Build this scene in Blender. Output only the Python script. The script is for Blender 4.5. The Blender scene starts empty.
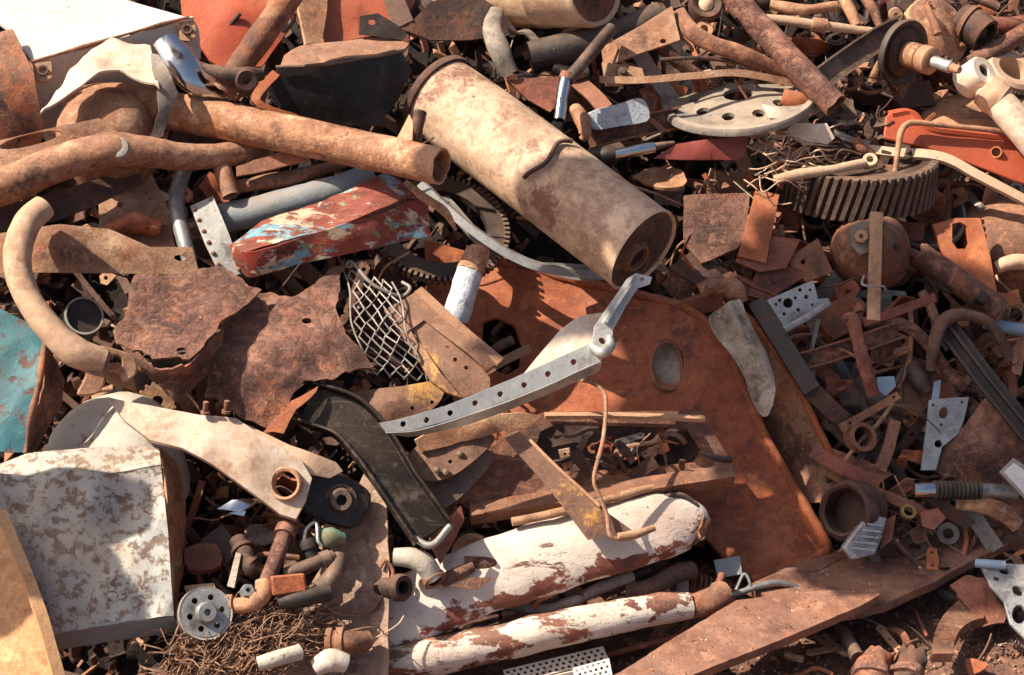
import bpy, bmesh, math, random
import numpy as np
from mathutils import Vector, Matrix, noise, geometry
rnd = random.Random(7)
sc = bpy.context.scene
C = sc.collection
rad = math.radians
# ------------------------------------------------------------------ camera geometry
W, H = 1024, 675
TH = rad(26); D = 5.0; WID = 2.4; u = WID / W
R = Vector((1, 0, 0)); U = Vector((0, math.sin(TH), math.cos(TH))); F = Vector((0, -math.cos(TH), math.sin(TH)))
T = Vector((0, 0, 0.50)); CAM = T + F * D
_a = rad(18)
N = Vector((math.sin(_a) * .7071, -math.cos(_a) * .7071, .7071))      # normal of the heap's slope
def ray(px, py): return (R * ((px - 512) * u) - U * ((py - 337.5) * u) - F * D).normalized()
def P(px, py, h=0.0):
    d = ray(px, py); t = (h * u - (CAM - T).dot(N)) / d.dot(N)
    return CAM + d * t
def G(px, py, z=0.0):
    d = ray(px, py); t = (z - CAM.z) / d.z
    return CAM + d * t
def V(p): return p if isinstance(p, Vector) else P(*p)
def S(p): return u * (CAM - p).dot(F) / D
def cam_dir(a): return (R * a[0] + U * a[1] + F * a[2]).normalized()
def to_px(p):
    d = p - CAM; k = -D / d.dot(F)
    return 512 + d.dot(R) * k / u, 337.5 - d.dot(U) * k / u
def smooth_path(pts, n=6, closed=False):
    out = []; L = len(pts)
    if L < 3 and not closed:
        return [pts[0].lerp(pts[-1], i / n) for i in range(n + 1)]
    rng = range(L) if closed else range(L - 1)
    for i in rng:
        p1, p2 = pts[i], pts[(i + 1) % L]
        p0 = pts[i - 1] if (i > 0 or closed) else p1 * 2 - p2
        p3 = pts[(i + 2) % L] if (i + 2 < L or closed) else p2 * 2 - p1
        for k in range(n):
            t = k / n
            out.append(.5 * ((2 * p1) + (p2 - p0) * t + (2 * p0 - 5 * p1 + 4 * p2 - p3) * t * t + (3 * p1 - p0 - 3 * p2 + p3) * t ** 3))
    if not closed: out.append(pts[-1].copy())
    return out
def interp(vals, n):
    if not isinstance(vals, (list, tuple)): return [vals] * n
    o = []
    for i in range(n):
        f = i / (n - 1) * (len(vals) - 1); k = min(int(f), len(vals) - 2)
        o.append(vals[k] + (vals[k + 1] - vals[k]) * (f - k))
    return o
def frames(path, up=None):
    n = len(path); tg = []
    for i in range(n):
        a = path[max(0, i - 1)]; b = path[min(n - 1, i + 1)]
        tg.append((b - a).normalized())
    if up is None:
        b = tg[0].orthogonal().normalized(); bs = []
        for t in tg:
            b = (b - t * b.dot(t)).normalized(); bs.append(b)
    else:
        bs = []
        for t in tg:
            b = up - t * up.dot(t)
            bs.append(b.normalized() if b.length > 1e-5 else t.orthogonal().normalized())
    return [(t, b, t.cross(b).normalized()) for t, b in zip(tg, bs)]

class Mesh:
    def __init__(s): s.v = []; s.f = []
    def add(s, v, f):
        o = len(s.v); s.v += [Vector(x) for x in v]; s.f += [tuple(i + o for i in q) for q in f]; return s
    # tube along a path, radius in pixels; hollow = wall thickness in px
    def tube(s, pts, r, seg=18, hollow=0, n=6, dent=0.0, flat=1.0, up=None, straight=False, rag=0, px=True):
        pts = [V(p) for p in pts]
        if straight:
            path = []
            for a, b in zip(pts, pts[1:]): path += [a.lerp(b, i / n) for i in range(n)]
            path.append(pts[-1])
        else: path = smooth_path(pts, n)
        rs = interp(r, len(path)); fr = frames(path, up); L = len(path)
        v = []; f = []
        def ring(i, dr):
            p = path[i]; t, b, c = fr[i]; k = S(p) if px else 1
            for j in range(seg):
                a = 2 * math.pi * j / seg
                rr = max(rs[i] + dr, .1) * k
                d = b * math.cos(a) * flat + c * math.sin(a)
                q = p + d * rr
                if dent: q = q + d * (noise.noise(q * 14) * dent * k + noise.noise(q * 45) * dent * .4 * k)
                if rag and i in (0, L - 1): q = q + t * noise.noise(q * 60) * rag * k
                v.append(q)
        for i in range(L): ring(i, 0)
        for i in range(L - 1):
            for j in range(seg):
                k = (j + 1) % seg
                f.append((i * seg + j, (i + 1) * seg + j, (i + 1) * seg + k, i * seg + k)[::-1])
        if hollow:
            o = len(v)
            for i in range(L): ring(i, -hollow)
            for i in range(L - 1):
                for j in range(seg):
                    k = (j + 1) % seg
                    f.append((o + i * seg + j, o + (i + 1) * seg + j, o + (i + 1) * seg + k, o + i * seg + k))
            for j in range(seg):
                k = (j + 1) % seg; e = (L - 1) * seg
                f.append((j, k, o + k, o + j)[::-1]); f.append((e + j, o + e + j, o + e + k, e + k)[::-1])
        else:
            f.append(tuple(range(seg))); f.append(tuple((L - 1) * seg + j for j in reversed(range(seg))))
        return s.add(v, f)
    # sweep of a closed 2D profile (px) along a path; up = direction of profile's second axis
    def sweep(s, pts, prof, up=None, n=6, scale=1.0, straight=False, px=True, wob=0.0):
        pts = [V(p) for p in pts]
        if straight:
            path = []
            for a, b in zip(pts, pts[1:]): path += [a.lerp(b, i / n) for i in range(n)]
            path.append(pts[-1])
        else: path = smooth_path(pts, n)
        fr = frames(path, up if up is not None else F)
        sc_ = interp(scale, len(path)); m = len(prof); v = []; f = []
        for i, p in enumerate(path):
            t, b, c = fr[i]; k = (S(p) if px else 1) * sc_[i]
            for (x, y) in prof:
                q = p + c * (-x * k) + b * (y * k)
                if wob: q = q + b * noise.noise(q * 9) * wob * k + c * noise.noise(q * 23 + Vector((5, 5, 5))) * wob * .5 * k
                v.append(q)
        for i in range(len(path) - 1):
            for j in range(m):
                k = (j + 1) % m
                f.append((i * m + j, (i + 1) * m + j, (i + 1) * m + k, i * m + k))
        f.append(tuple(reversed(range(m)))); f.append(tuple((len(path) - 1) * m + j for j in range(m)))
        return s.add(v, f)
    def bar(s, pts, w, t=3, **k):      # flat bar w wide, t thick, face to `up`
        return s.sweep(pts, [(-w / 2, 0), (w / 2, 0), (w / 2, -t), (-w / 2, -t)], **k)
    # surface of revolution; axis in camera terms (right, up, toward) or a Vector
    def lathe(s, c, axis, prof, seg=36, dent=0.0, arc=None, sx=1.0, xdir=None):
        c = V(c); k = S(c); ax = axis if isinstance(axis, Vector) else cam_dir(axis)
        x = (xdir - ax * xdir.dot(ax)).normalized() if xdir is not None else ax.orthogonal().normalized()
        y = ax.cross(x)
        v = []; f = []; rings = []
        full = arc is None; a0, a1 = (0, 2 * math.pi) if full else arc
        ns = seg if full else seg + 1
        for (r, z) in prof:
            if r < 1e-6: rings.append([len(v)]); v.append(c + ax * z * k); continue
            ids = []
            for j in range(ns):
                a = a0 + (a1 - a0) * j / seg
                d = x * math.cos(a) * sx + y * math.sin(a)
                q = c + ax * z * k + d * r * k
                if dent: q = q + d * (noise.noise(q * 11) * dent * k + noise.noise(q * 40) * dent * .35 * k)
                ids.append(len(v)); v.append(q)
            rings.append(ids)
        for A, B in zip(rings, rings[1:]):
            if len(A) == 1 and len(B) == 1: continue
            cnt = seg if full else seg
            for j in range(cnt):
                j2 = (j + 1) % ns if full else j + 1
                if len(A) == 1: f.append((A[0], B[j], B[j2])[::-1])
                elif len(B) == 1: f.append((A[j], B[0], A[j2])[::-1])
                else: f.append((A[j], B[j], B[j2], A[j2])[::-1])
        return s.add(v, f)
    # a plate from an outline of 3D points (px,py,h), with holes, inner control points, thickness
    def plate(s, out, th=3, holes=(), ctrl=(), grid=9, crump=0.0, crease=0.0, cf=9.0, rag=0.0, sm=0, round_z=None, warp=None):
        o3 = [V(p) for p in out]
        if sm: o3 = smooth_path(o3, sm, True)
        cen = sum(o3, Vector()) / len(o3)
        nr = Vector()
        for i in range(len(o3)): nr += (o3[i] - cen).cross(o3[(i + 1) % len(o3)] - cen)
        nr.normalize()
        if nr.dot(CAM - cen) < 0: nr = -nr
        xa = (R - nr * R.dot(nr)).normalized(); ya = nr.cross(xa)
        k = S(cen); g = grid * k
        def lo(p): d = p - cen; return (d.dot(xa), d.dot(ya), d.dot(nr))
        def dens(l, closed=True, step=g):
            o = []
            for i in range(len(l)):
                a, b = l[i], l[(i + 1) % len(l)]
                m = max(1, int((b - a).length / step))
                o += [a.lerp(b, j / m) for j in range(m)]
            return o
        od = dens(o3)
        if rag:
            od = [p + xa * noise.noise(p * 40) * rag * k + ya * noise.noise(p * 40 + Vector((9, 3, 1))) * rag * k for p in od]
        o2 = [lo(p) for p in od]
        cp = [lo(p) for p in o3] + [lo(V(p)) for p in ctrl]
        A = np.array(cp)
        zr = A[:, 2]
        if np.abs(zr).max() > 1e-6:
            nn = len(A)
            dd = np.hypot(A[:, None, 0] - A[None, :, 0], A[:, None, 1] - A[None, :, 1])
            K = np.where(dd > 1e-9, dd ** 2 * np.log(dd + 1e-12), 0)
            Q = np.hstack([np.ones((nn, 1)), A[:, :2]])
            M_ = np.block([[K + 1e-6 * np.eye(nn), Q], [Q.T, np.zeros((3, 3))]])
            sol = np.linalg.lstsq(M_, np.concatenate([zr, np.zeros(3)]), rcond=None)[0]
            def zf(x, y):
                d = np.hypot(A[:, 0] - x, A[:, 1] - y)
                kk = np.where(d > 1e-9, d ** 2 * np.log(d + 1e-12), 0)
                return float(kk @ sol[:nn] + sol[nn] + sol[nn + 1] * x + sol[nn + 2] * y)
        else:
            zf = lambda x, y: 0.0
        h2 = []
        for hl in holes:
            if len(hl) in (3, 4, 5) and not isinstance(hl[0], (tuple, list, Vector)):   # (px,py,rx,[ry,rot])
                px_, py_, rx = hl[:3]; ry = hl[3] if len(hl) > 3 else rx; ro = rad(hl[4]) if len(hl) > 4 else 0
                q = []
                nh = 16 if rx > 4 else 10
                for j in range(nh):
                    a = 2 * math.pi * j / nh
                    ex, ey = rx * math.cos(a), ry * math.sin(a)
                    X = px_ + ex * math.cos(ro) - ey * math.sin(ro); Y = py_ + ex * math.sin(ro) + ey * math.cos(ro)
                    d = ray(X, Y); t = (cen - CAM).dot(nr) / d.dot(nr)
                    q.append(lo(CAM + d * t)[:2])
            else:
                q = []
                for p in hl:
                    d = ray(p[0], p[1]); t = (cen - CAM).dot(nr) / d.dot(nr)
                    q.append(lo(CAM + d * t)[:2])
            h2.append(q)
        pv = [Vector(p[:2]) for p in o2]; ed = [(i, (i + 1) % len(o2)) for i in range(len(o2))]
        def inside(p, poly):
            c_ = False; n_ = len(poly); j = n_ - 1
            for i in range(n_):
                xi, yi = poly[i][0], poly[i][1]; xj, yj = poly[j][0], poly[j][1]
                if (yi > p[1]) != (yj > p[1]) and p[0] < (xj - xi) * (p[1] - yi) / (yj - yi + 1e-15) + xi: c_ = not c_
                j = i
            return c_
        for q in h2:
            b = len(pv); pv += [Vector(p) for p in q]; ed += [(b + i, b + (i + 1) % len(q)) for i in range(len(q))]
        xs = [p[0] for p in o2]; ys = [p[1] for p in o2]
        bound = list(pv)
        nx = int((max(xs) - min(xs)) / g) + 1; ny = int((max(ys) - min(ys)) / g) + 1
        for i in range(nx + 1):
            for j in range(ny + 1):
                p = (min(xs) + (i + .5 * (j % 2)) * g, min(ys) + j * g)
                if inside(p, o2) and not any(inside(p, q) for q in h2) and min((b - Vector(p)).length_squared for b in bound) > (g * .45) ** 2:
                    pv.append(Vector(p))
        rv, re, rf, _, _, _ = geometry.delaunay_2d_cdt(pv, ed, [], 0, 1e-6)
        keep = []
        for t in rf:
            c_ = sum((rv[i] for i in t), Vector((0, 0))) / len(t)
            if inside(c_, o2) and not any(inside(c_, q) for q in h2):
                a, b, cc = (rv[i] for i in t[:3])
                if (b - a).cross(cc - a) < 0: t = t[::-1]
                keep.append(tuple(t))
        top = []
        for p in rv:
            z = zf(p.x, p.y)
            w = cen + xa * p.x + ya * p.y
            if crump:
                z += crump * k * (noise.noise(w * cf) + .45 * noise.noise(w * cf * 2.7 + Vector((3, 7, 1))))
            if crease:
                n1 = noise.noise(w * 6.5 + Vector((2, 8, 4))); n2 = noise.noise(w * 13 + Vector((7, 1, 9)))
                z += crease * k * (1 - 2.6 * abs(n1) + .5 * (1 - 2.6 * abs(n2)))
            if warp: z += warp(p.x / k, p.y / k) * k
            top.append(w + nr * z)
        n_ = len(top); t_ = th * k
        v = top + [p - nr * t_ for p in top]
        f = list(keep) + [tuple(i + n_ for i in t[::-1]) for t in keep]
        ec = {}
        for t in keep:
            for i in range(len(t)):
                ec[(t[i], t[(i + 1) % len(t)])] = 1
        for (a, b) in ec:
            if (b, a) not in ec: f.append((b, a, a + n_, b + n_))
        used = sorted({i for q in f for i in q}); mp = {o: i for i, o in enumerate(used)}
        return s.add([v[i] for i in used], [tuple(mp[i] for i in q) for q in f])
    # box through 8 given points or facets with shared verts
    def facets(s, pts, faces): return s.add([V(p) for p in pts], faces)
    def box(s, c, ax, ay, az, sx, sy, sz):      # half sizes in px, world axes vectors
        c = V(c); k = S(c); v = []
        for z in (-1, 1):
            for y in (-1, 1):
                for x in (-1, 1): v.append(c + (ax * x * sx + ay * y * sy + az * z * sz) * k)
        return s.add(v, [(0, 2, 3, 1), (4, 5, 7, 6), (0, 1, 5, 4), (2, 6, 7, 3), (0, 4, 6, 2), (1, 3, 7, 5)])
    def hexnut(s, c, axis, r, t, bore=0):
        pr = [(bore, 0), (r, 0), (r, t), (bore, t), (bore, 0)] if bore else [(0, 0), (r, 0), (r, t), (0, t)]
        return s.lathe(c, axis, pr, seg=6)

def link_obj(name, m, mat, parent=None, bevel=0.0, smooth=38, subd=0, disp=0.0):
    vs = m.v
    if parent is None:
        xs = [p.x for p in vs]; ys = [p.y for p in vs]; zs = [p.z for p in vs]
        org = Vector(((min(xs) + max(xs)) / 2, (min(ys) + max(ys)) / 2, min(zs)))
    else: org = parent.matrix_basis.translation if parent.parent is None else parent.parent.matrix_basis.translation
    me = bpy.data.meshes.new(name); me.from_pydata([p - org for p in vs], [], m.f); me.validate()
    bm = bmesh.new(); bm.from_mesh(me)
    if subd:
        bmesh.ops.subdivide_edges(bm, edges=bm.edges[:], cuts=subd, use_grid_fill=True)
        if disp:
            bm.normal_update()
            for vv in bm.verts:
                w = vv.co + org
                vv.co += vv.normal * disp * u * (noise.noise(w * 8) + .5 * noise.noise(w * 21))
    bmesh.ops.recalc_face_normals(bm, faces=bm.faces[:]); bm.to_mesh(me); bm.free()
    me.materials.append(mat)
    me.shade_smooth(); me.set_sharp_from_angle(angle=rad(smooth))
    o = bpy.data.objects.new(name, me); C.objects.link(o)
    if parent is None: o.location = org
    else: o.parent = parent
    if bevel:
        b = o.modifiers.new('bevel', 'BEVEL'); b.width = bevel * u; b.segments = 2; b.limit_method = 'ANGLE'; b.angle_limit = rad(50)
    return o
def wear(o, nseg, centre, width, amt=1.0):      # where paint has come off: an attribute along a tube's flank
    at = o.data.attributes.new('wear', 'FLOAT', 'POINT')
    for i in range(len(o.data.vertices)):
        a = 360 * (i % nseg) / nseg; d = (a - centre + 180) % 360 - 180
        at.data[i].value = amt * math.exp(-(d / width) ** 2)
LM = []            # landmarks: (pixel x, y, phrase) used when wording the small pieces' labels
def tag(o, label, cat, group=None, lm=None):
    o['label'] = label; o['category'] = cat
    if group: o['group'] = group
    if lm: LM.append((lm[0], lm[1], lm[2]))
    return o
def one(name, label, cat, m, mat, group=None, lm=None, **k):
    return tag(link_obj(name, m, mat, None, **k), label, cat, group, lm)
def thing(name, label, cat, ref, group=None, lm=None):
    o = bpy.data.objects.new(name, None); C.objects.link(o); o.location = V(ref); o.empty_display_size = .05
    return tag(o, label, cat, group, lm)
def part(name, m, mat, parent, label=None, **k):
    o = link_obj(name, m, mat, parent, **k)
    if label: o['label'] = label
    return o
# ------------------------------------------------------------------ materials (procedural)
def lin(c):
    return tuple((x / 255 / 12.92) if x / 255 <= .04045 else ((x / 255 + .055) / 1.055) ** 2.4 for x in c) + (1.0,)
class NT:
    def __init__(s, name):
        s.m = bpy.data.materials.new(name); s.m.use_nodes = True; s.t = s.m.node_tree; s.t.nodes.clear()
        s.out = s.n('ShaderNodeOutputMaterial'); s.b = s.n('ShaderNodeBsdfPrincipled'); s.l(s.b.outputs[0], s.out.inputs[0])
        tc = s.n('ShaderNodeTexCoord'); oi = s.n('ShaderNodeObjectInfo')
        mu = s.n('ShaderNodeVectorMath', operation='SCALE'); cx = s.n('ShaderNodeCombineXYZ')
        for i in range(3): s.l(oi.outputs['Random'], cx.inputs[i])
        s.l(cx.outputs[0], mu.inputs[0]); mu.inputs['Scale'].default_value = 37.0
        ad = s.n('ShaderNodeVectorMath', operation='ADD'); s.l(tc.outputs['Object'], ad.inputs[0]); s.l(mu.outputs[0], ad.inputs[1])
        s.co = ad.outputs[0]; s.rand = oi.outputs['Random']; s.tc = tc
    def n(s, t, **k):
        o = s.t.nodes.new(t)
        for a, b in k.items(): setattr(o, a, b)
        return o
    def l(s, a, b): s.t.links.new(a, b)
    def noise(s, sc_, det=6, rough=.6, co=None, dist=0.0):
        o = s.n('ShaderNodeTexNoise'); o.inputs['Scale'].default_value = sc_; o.inputs['Detail'].default_value = det
        o.inputs['Roughness'].default_value = rough; o.inputs['Distortion'].default_value = dist
        s.l(co or s.co, o.inputs['Vector']); return o.outputs[0]
    def ramp(s, fac, stops, interp='LINEAR'):
        o = s.n('ShaderNodeValToRGB'); e = o.color_ramp; e.interpolation = interp
        while len(e.elements) < len(stops): e.elements.new(.5)
        for el, (p, c) in zip(e.elements, stops): el.position = p; el.color = c if len(c) == 4 else lin(c)
        s.l(fac, o.inputs[0]); return o.outputs[0]
    def step(s, fac, a, b):
        o = s.n('ShaderNodeMapRange'); o.inputs[1].default_value = a; o.inputs[2].default_value = b; o.clamp = True
        s.l(fac, o.inputs[0]); return o.outputs[0]
    def mix(s, fac, a, b, mode='MIX'):
        o = s.n('ShaderNodeMix', data_type='RGBA', blend_type=mode)
        if isinstance(fac, (int, float)): o.inputs[0].default_value = fac
        else: s.l(fac, o.inputs[0])
        for i, x in ((6, a), (7, b)):
            if isinstance(x, tuple): o.inputs[i].default_value = x if len(x) == 4 else lin(x)
            else: s.l(x, o.inputs[i])
        return o.outputs[2]
    def math(s, op, a, b=0.0):
        o = s.n('ShaderNodeMath', operation=op)
        for i, x in ((0, a), (1, b)):
            if isinstance(x, (int, float)): o.inputs[i].default_value = x
            else: s.l(x, o.inputs[i])
        return o.outputs[0]
    def bump(s, h, strength=.4, dist=.004):
        o = s.n('ShaderNodeBump'); o.inputs['Strength'].default_value = strength; o.inputs['Distance'].default_value = dist
        s.l(h, o.inputs['Height']); s.l(o.outputs[0], s.b.inputs['Normal'])
MAT = {}
def metal(name, dark, mid, light, paint=None, paint2=None, cov=.5, chip=9, dust=.25, dustc=(178, 140, 112), rough=.66, met=0.0, bump=.45, sc_=1.0, sharp=.035, spots=.7, stain=None, layers=None, pmet=0.0, prough=.5, sat=.97, cracks=False, stretch=None, accent=None, blotch=.36, wear=False):
    def ds(c):
        l = .3 * c[0] + .59 * c[1] + .11 * c[2]; k = sat if c[0] > c[2] + 18 else 1
        return (l + (c[0] - l) * k, l + (c[1] - l) * k - (1 if k < 1 else 0), l + (c[2] - l) * k + (1 if k < 1 else 0))
    dark, mid, light, dustc = map(ds, (dark, mid, light, dustc))
    g = NT(name)
    if stretch:
        sv = g.n('ShaderNodeVectorMath', operation='MULTIPLY'); g.l(g.co, sv.inputs[0]); sv.inputs[1].default_value = stretch; g.co = sv.outputs[0]
    a = g.noise(9 * sc_, 10, .72); b = g.noise(38 * sc_, 9, .68, dist=.5); c = g.noise(230 * sc_, 5, .78)
    col = g.ramp(a, [(.39, dark), (.46, mid), (.54, mid), (.61, light)])
    if accent: col = g.mix(g.math('MULTIPLY', g.step(g.noise(13 * sc_, 9, .7, dist=.8), .53, .60), .75), col, accent)
    big = g.noise(4.2 * sc_, 7, .62, dist=.6)
    col = g.mix(g.math('MULTIPLY', g.step(big, .52, .60), blotch), col, dark)
    col = g.mix(g.step(b, .53, .57), col, g.mix(.42, col, dark))
    col = g.mix(g.step(b, .44, .39), col, g.mix(.42, col, light))
    for sv_ in ((4, 120, 70), (90, 5, 110)):
        sm_ = g.n('ShaderNodeVectorMath', operation='MULTIPLY'); g.l(g.co, sm_.inputs[0]); sm_.inputs[1].default_value = sv_
        col = g.mix(g.math('MULTIPLY', g.step(g.noise(1.0, 4, .6, co=sm_.outputs[0]), .60, .66), .38), col, light if sv_[0] < 10 else dark)
    gp = g.n('ShaderNodeNewGeometry'); edge = g.math('MULTIPLY', g.step(gp.outputs['Pointiness'], .515, .60), g.step(b, .40, .52))
    col = g.mix(g.math('MULTIPLY', edge, .55), col, light)
    col = g.mix(g.math('MULTIPLY', g.step(c, .54, .66), spots), col, dark)
    col = g.mix(g.math('MULTIPLY', g.step(c, .44, .34), spots * .7), col, light)
    hgt = g.math('ADD', g.math('ADD', g.math('MULTIPLY', b, .6), g.math('MULTIPLY', c, .5)), g.math('MULTIPLY', g.step(b, .49, .55), .35))
    roughv = g.step(b, .2, .9); ro = g.n('ShaderNodeMapRange'); ro.inputs[3].default_value = rough - .12; ro.inputs[4].default_value = min(1, rough + .15); g.l(b, ro.inputs[0]); rough_o = ro.outputs[0]
    metf = None
    if paint:
        p = g.noise(chip, 12, .69, dist=.25)
        if wear:
            at = g.n('ShaderNodeAttribute', attribute_name='wear'); p = g.math('SUBTRACT', p, g.math('MULTIPLY', at.outputs['Fac'], .17))
        th = 1 - cov; th = .5 + (th - .5) * .5
        msk = g.step(p, th - sharp, th + sharp)
        if cracks:
            vo = g.n('ShaderNodeTexVoronoi', feature='DISTANCE_TO_EDGE'); vo.inputs['Scale'].default_value = 16
            wv = g.n('ShaderNodeVectorMath', operation='ADD'); nn = g.n('ShaderNodeTexNoise'); nn.inputs['Scale'].default_value = 9; nn.inputs['Detail'].default_value = 6; g.l(g.co, nn.inputs['Vector'])
            sc2 = g.n('ShaderNodeVectorMath', operation='SCALE'); sc2.inputs['Scale'].default_value = .16; g.l(nn.outputs['Color'], sc2.inputs[0]); g.l(g.co, wv.inputs[0]); g.l(sc2.outputs[0], wv.inputs[1]); g.l(wv.outputs[0], vo.inputs['Vector'])
            cr = g.math('ADD', g.step(vo.outputs['Distance'], .008, .035), g.step(g.noise(9, 7, .65), .42, .50))
            msk = g.math('MULTIPLY', msk, g.math('MINIMUM', cr, 1.0))
        pc = g.mix(g.step(g.noise(6, 7, .6), .4, .65), paint, paint2 or paint)
        if layers:
            for i, (lc, lt, ls) in enumerate(layers):
                ln = g.noise(ls, 10, .62, dist=.6)
                pc = g.mix(g.step(ln, lt, lt + .03), pc, lc)
        pc = g.mix(g.math('MULTIPLY', g.step(g.noise(60, 4, .7), .56, .7), .35), pc, mid)
        pc = g.mix(g.math('MULTIPLY', g.step(g.noise(3.2, 6, .6), .5, .72), .45), pc, stain or light)
        col = g.mix(msk, col, pc)
        hgt = g.math('ADD', hgt, g.math('MULTIPLY', msk, .9))
        rough_o = g.mix(msk, rough_o, (prough, prough, prough, 1))
        metf = g.math('MULTIPLY', msk, pmet)
    if dust:
        ge = g.n('ShaderNodeNewGeometry'); sx = g.n('ShaderNodeSeparateXYZ'); g.l(ge.outputs['Normal'], sx.inputs[0])
        up = g.step(sx.outputs[2], .35, .95)
        df = g.math('MULTIPLY', g.math('MULTIPLY', up, g.step(g.noise(8, 8, .65), .36, .62)), dust)
        col = g.mix(df, col, dustc)
        g_r = g.math('ADD', rough_o, df); rough_o = g_r
    hv = g.n('ShaderNodeHueSaturation'); g.l(col, hv.inputs['Color']); mr = g.n('ShaderNodeMapRange')
    mr.inputs[3].default_value = .82; mr.inputs[4].default_value = 1.14; g.l(g.rand, mr.inputs[0]); g.l(mr.outputs[0], hv.inputs['Value'])
    g.l(hv.outputs[0], g.b.inputs['Base Color']); g.l(rough_o, g.b.inputs['Roughness'])
    if metf is not None and pmet: g.l(metf, g.b.inputs['Metallic'])
    else: g.b.inputs['Metallic'].default_value = met
    g.b.inputs['Specular IOR Level'].default_value = .5
    g.bump(hgt, bump, .006)
    MAT[name] = g.m; return g.m
metal('rust_brown', (54, 33, 26), (112, 67, 46), (172, 118, 84), dust=.45, accent=(158, 84, 44))
metal('rust_dark', (24, 17, 15), (52, 34, 27), (96, 63, 47), dust=.35, accent=(110, 60, 36))
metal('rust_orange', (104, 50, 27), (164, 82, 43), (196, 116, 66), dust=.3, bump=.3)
metal('rust_red', (66, 34, 28), (118, 58, 42), (162, 96, 70), dust=.35, accent=(150, 76, 42))
metal('rust_purple', (56, 35, 29), (104, 64, 50), (168, 120, 92), accent=(160, 90, 54), dust=.45, bump=1.0, spots=.8, dustc=(176, 132, 112))
metal('rust_tan', (100, 60, 40), (168, 116, 80), (214, 172, 132), accent=(164, 94, 52), dust=.3, bump=.35)
metal('tan_dusty', (166, 126, 96), (198, 160, 126), (216, 186, 154), dust=.25, bump=.25, spots=.35)
metal('cream', (182, 146, 116), (218, 190, 162), (232, 214, 192), blotch=.2, dust=.2, bump=.2, spots=.3)
metal('muffler_skin', (124, 88, 66), (188, 156, 126), (212, 182, 150), blotch=.5, dust=.15, bump=.22, spots=.4, rough=.62)
metal('orange_sheet', (98, 48, 24), (158, 78, 38), (184, 102, 56), blotch=.3, dust=.12, bump=.16, spots=.25, rough=.62, sat=.92)
metal('orange_paint', (110, 48, 30), (150, 70, 42), (180, 100, 60), paint=(188, 86, 54), paint2=(172, 74, 46), cov=.86, dust=.2, bump=.25, chip=12)
metal('red_sheet', (80, 38, 30), (140, 60, 40), (172, 90, 60), paint=(186, 90, 52), paint2=(160, 66, 44), cov=.7, dust=.2, bump=.2, chip=6)
metal('red_paint', (70, 38, 32), (112, 60, 48), (150, 90, 70), paint=(158, 76, 64), paint2=(140, 62, 52), cov=.85, dust=.3, bump=.25)
metal('grey_steel', (92, 84, 78), (150, 144, 136), (182, 176, 166), dust=.35, bump=.2, rough=.5, met=.25)
metal('wheel_grey', (72, 63, 54), (118, 109, 98), (152, 140, 124), dust=.4, bump=.22, rough=.6, met=.1, dustc=(196, 168, 138))
metal('galvanised', (104, 96, 88), (154, 154, 150), (188, 188, 184), dust=.2, bump=.12, rough=.38, met=.55, spots=.3)
metal('bright_bracket', (140, 132, 120), (190, 188, 182), (212, 210, 204), dust=.1, bump=.1, rough=.35, met=.35, spots=.2)
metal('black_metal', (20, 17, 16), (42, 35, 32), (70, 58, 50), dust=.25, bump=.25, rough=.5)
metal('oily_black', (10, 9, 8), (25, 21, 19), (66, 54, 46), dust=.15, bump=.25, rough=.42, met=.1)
metal('brown_worn', (50, 38, 32), (92, 74, 62), (136, 112, 94), met=.25, dust=.35, bump=.25, rough=.55)
metal('aluminium', (110, 106, 104), (164, 164, 164), (200, 200, 200), dust=.25, bump=.2, rough=.45, met=.4)
metal('white_panel', (104, 64, 44), (140, 92, 64), (170, 124, 92), paint=(226, 220, 210), paint2=(214, 206, 194), cov=.93, chip=7, dust=.2, dustc=(200, 172, 144), bump=.15)
metal('white_box', (98, 78, 62), (142, 120, 100), (166, 144, 122), paint=(182, 185, 182), paint2=(196, 186, 170), cov=.57, chip=46, dust=.25, bump=.3, dustc=(198, 164, 130), stain=(150, 116, 90), sharp=.03, cracks=True)
metal('white_chipped', (84, 46, 34), (120, 66, 46), (156, 92, 64), paint=(216, 206, 194), paint2=(202, 186, 168), cov=.74, wear=True, chip=18, dust=.2, bump=.4, dustc=(206, 178, 150), sharp=.012, stretch=(.5, 1, 1))
metal('turquoise', (70, 44, 36), (110, 70, 54), (150, 110, 86), paint=(34, 104, 118), paint2=(74, 132, 138), cov=.66, chip=34, dust=.2, bump=.3, dustc=(176, 160, 138))
metal('multi_paint', (76, 34, 26), (122, 54, 38), (150, 80, 54), paint=(138, 52, 38), paint2=(150, 62, 44), cov=.60, chip=34, dust=.1, bump=.45, sharp=.02, stretch=(.45, 1, 1),
      layers=[((204, 180, 150), .545, 16), ((112, 164, 178), .565, 19), ((128, 148, 104), .585, 22), ((216, 200, 180), .60, 48)])
metal('white_barrel', (96, 76, 62), (130, 104, 84), (160, 136, 112), paint=(206, 198, 186), paint2=(192, 178, 160), cov=.72, chip=26, dust=.3, bump=.3)
metal('grey_blue_paint', (90, 66, 54), (120, 96, 80), (150, 126, 108), paint=(138, 146, 148), paint2=(120, 126, 128), cov=.82, chip=12, dust=.4, bump=.3)
metal('yellow_chip', (70, 46, 36), (118, 82, 62), (152, 112, 84), paint=(206, 152, 72), paint2=(200, 146, 76), cov=.30, chip=10, dust=.3, bump=.35)
metal('plate_tan', (88, 56, 40), (154, 108, 78), (200, 154, 118), accent=(160, 94, 56), dust=.3, bump=.25)
metal('tan_orange', (158, 100, 58), (206, 150, 98), (224, 178, 128), dust=.2, bump=.25)
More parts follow.
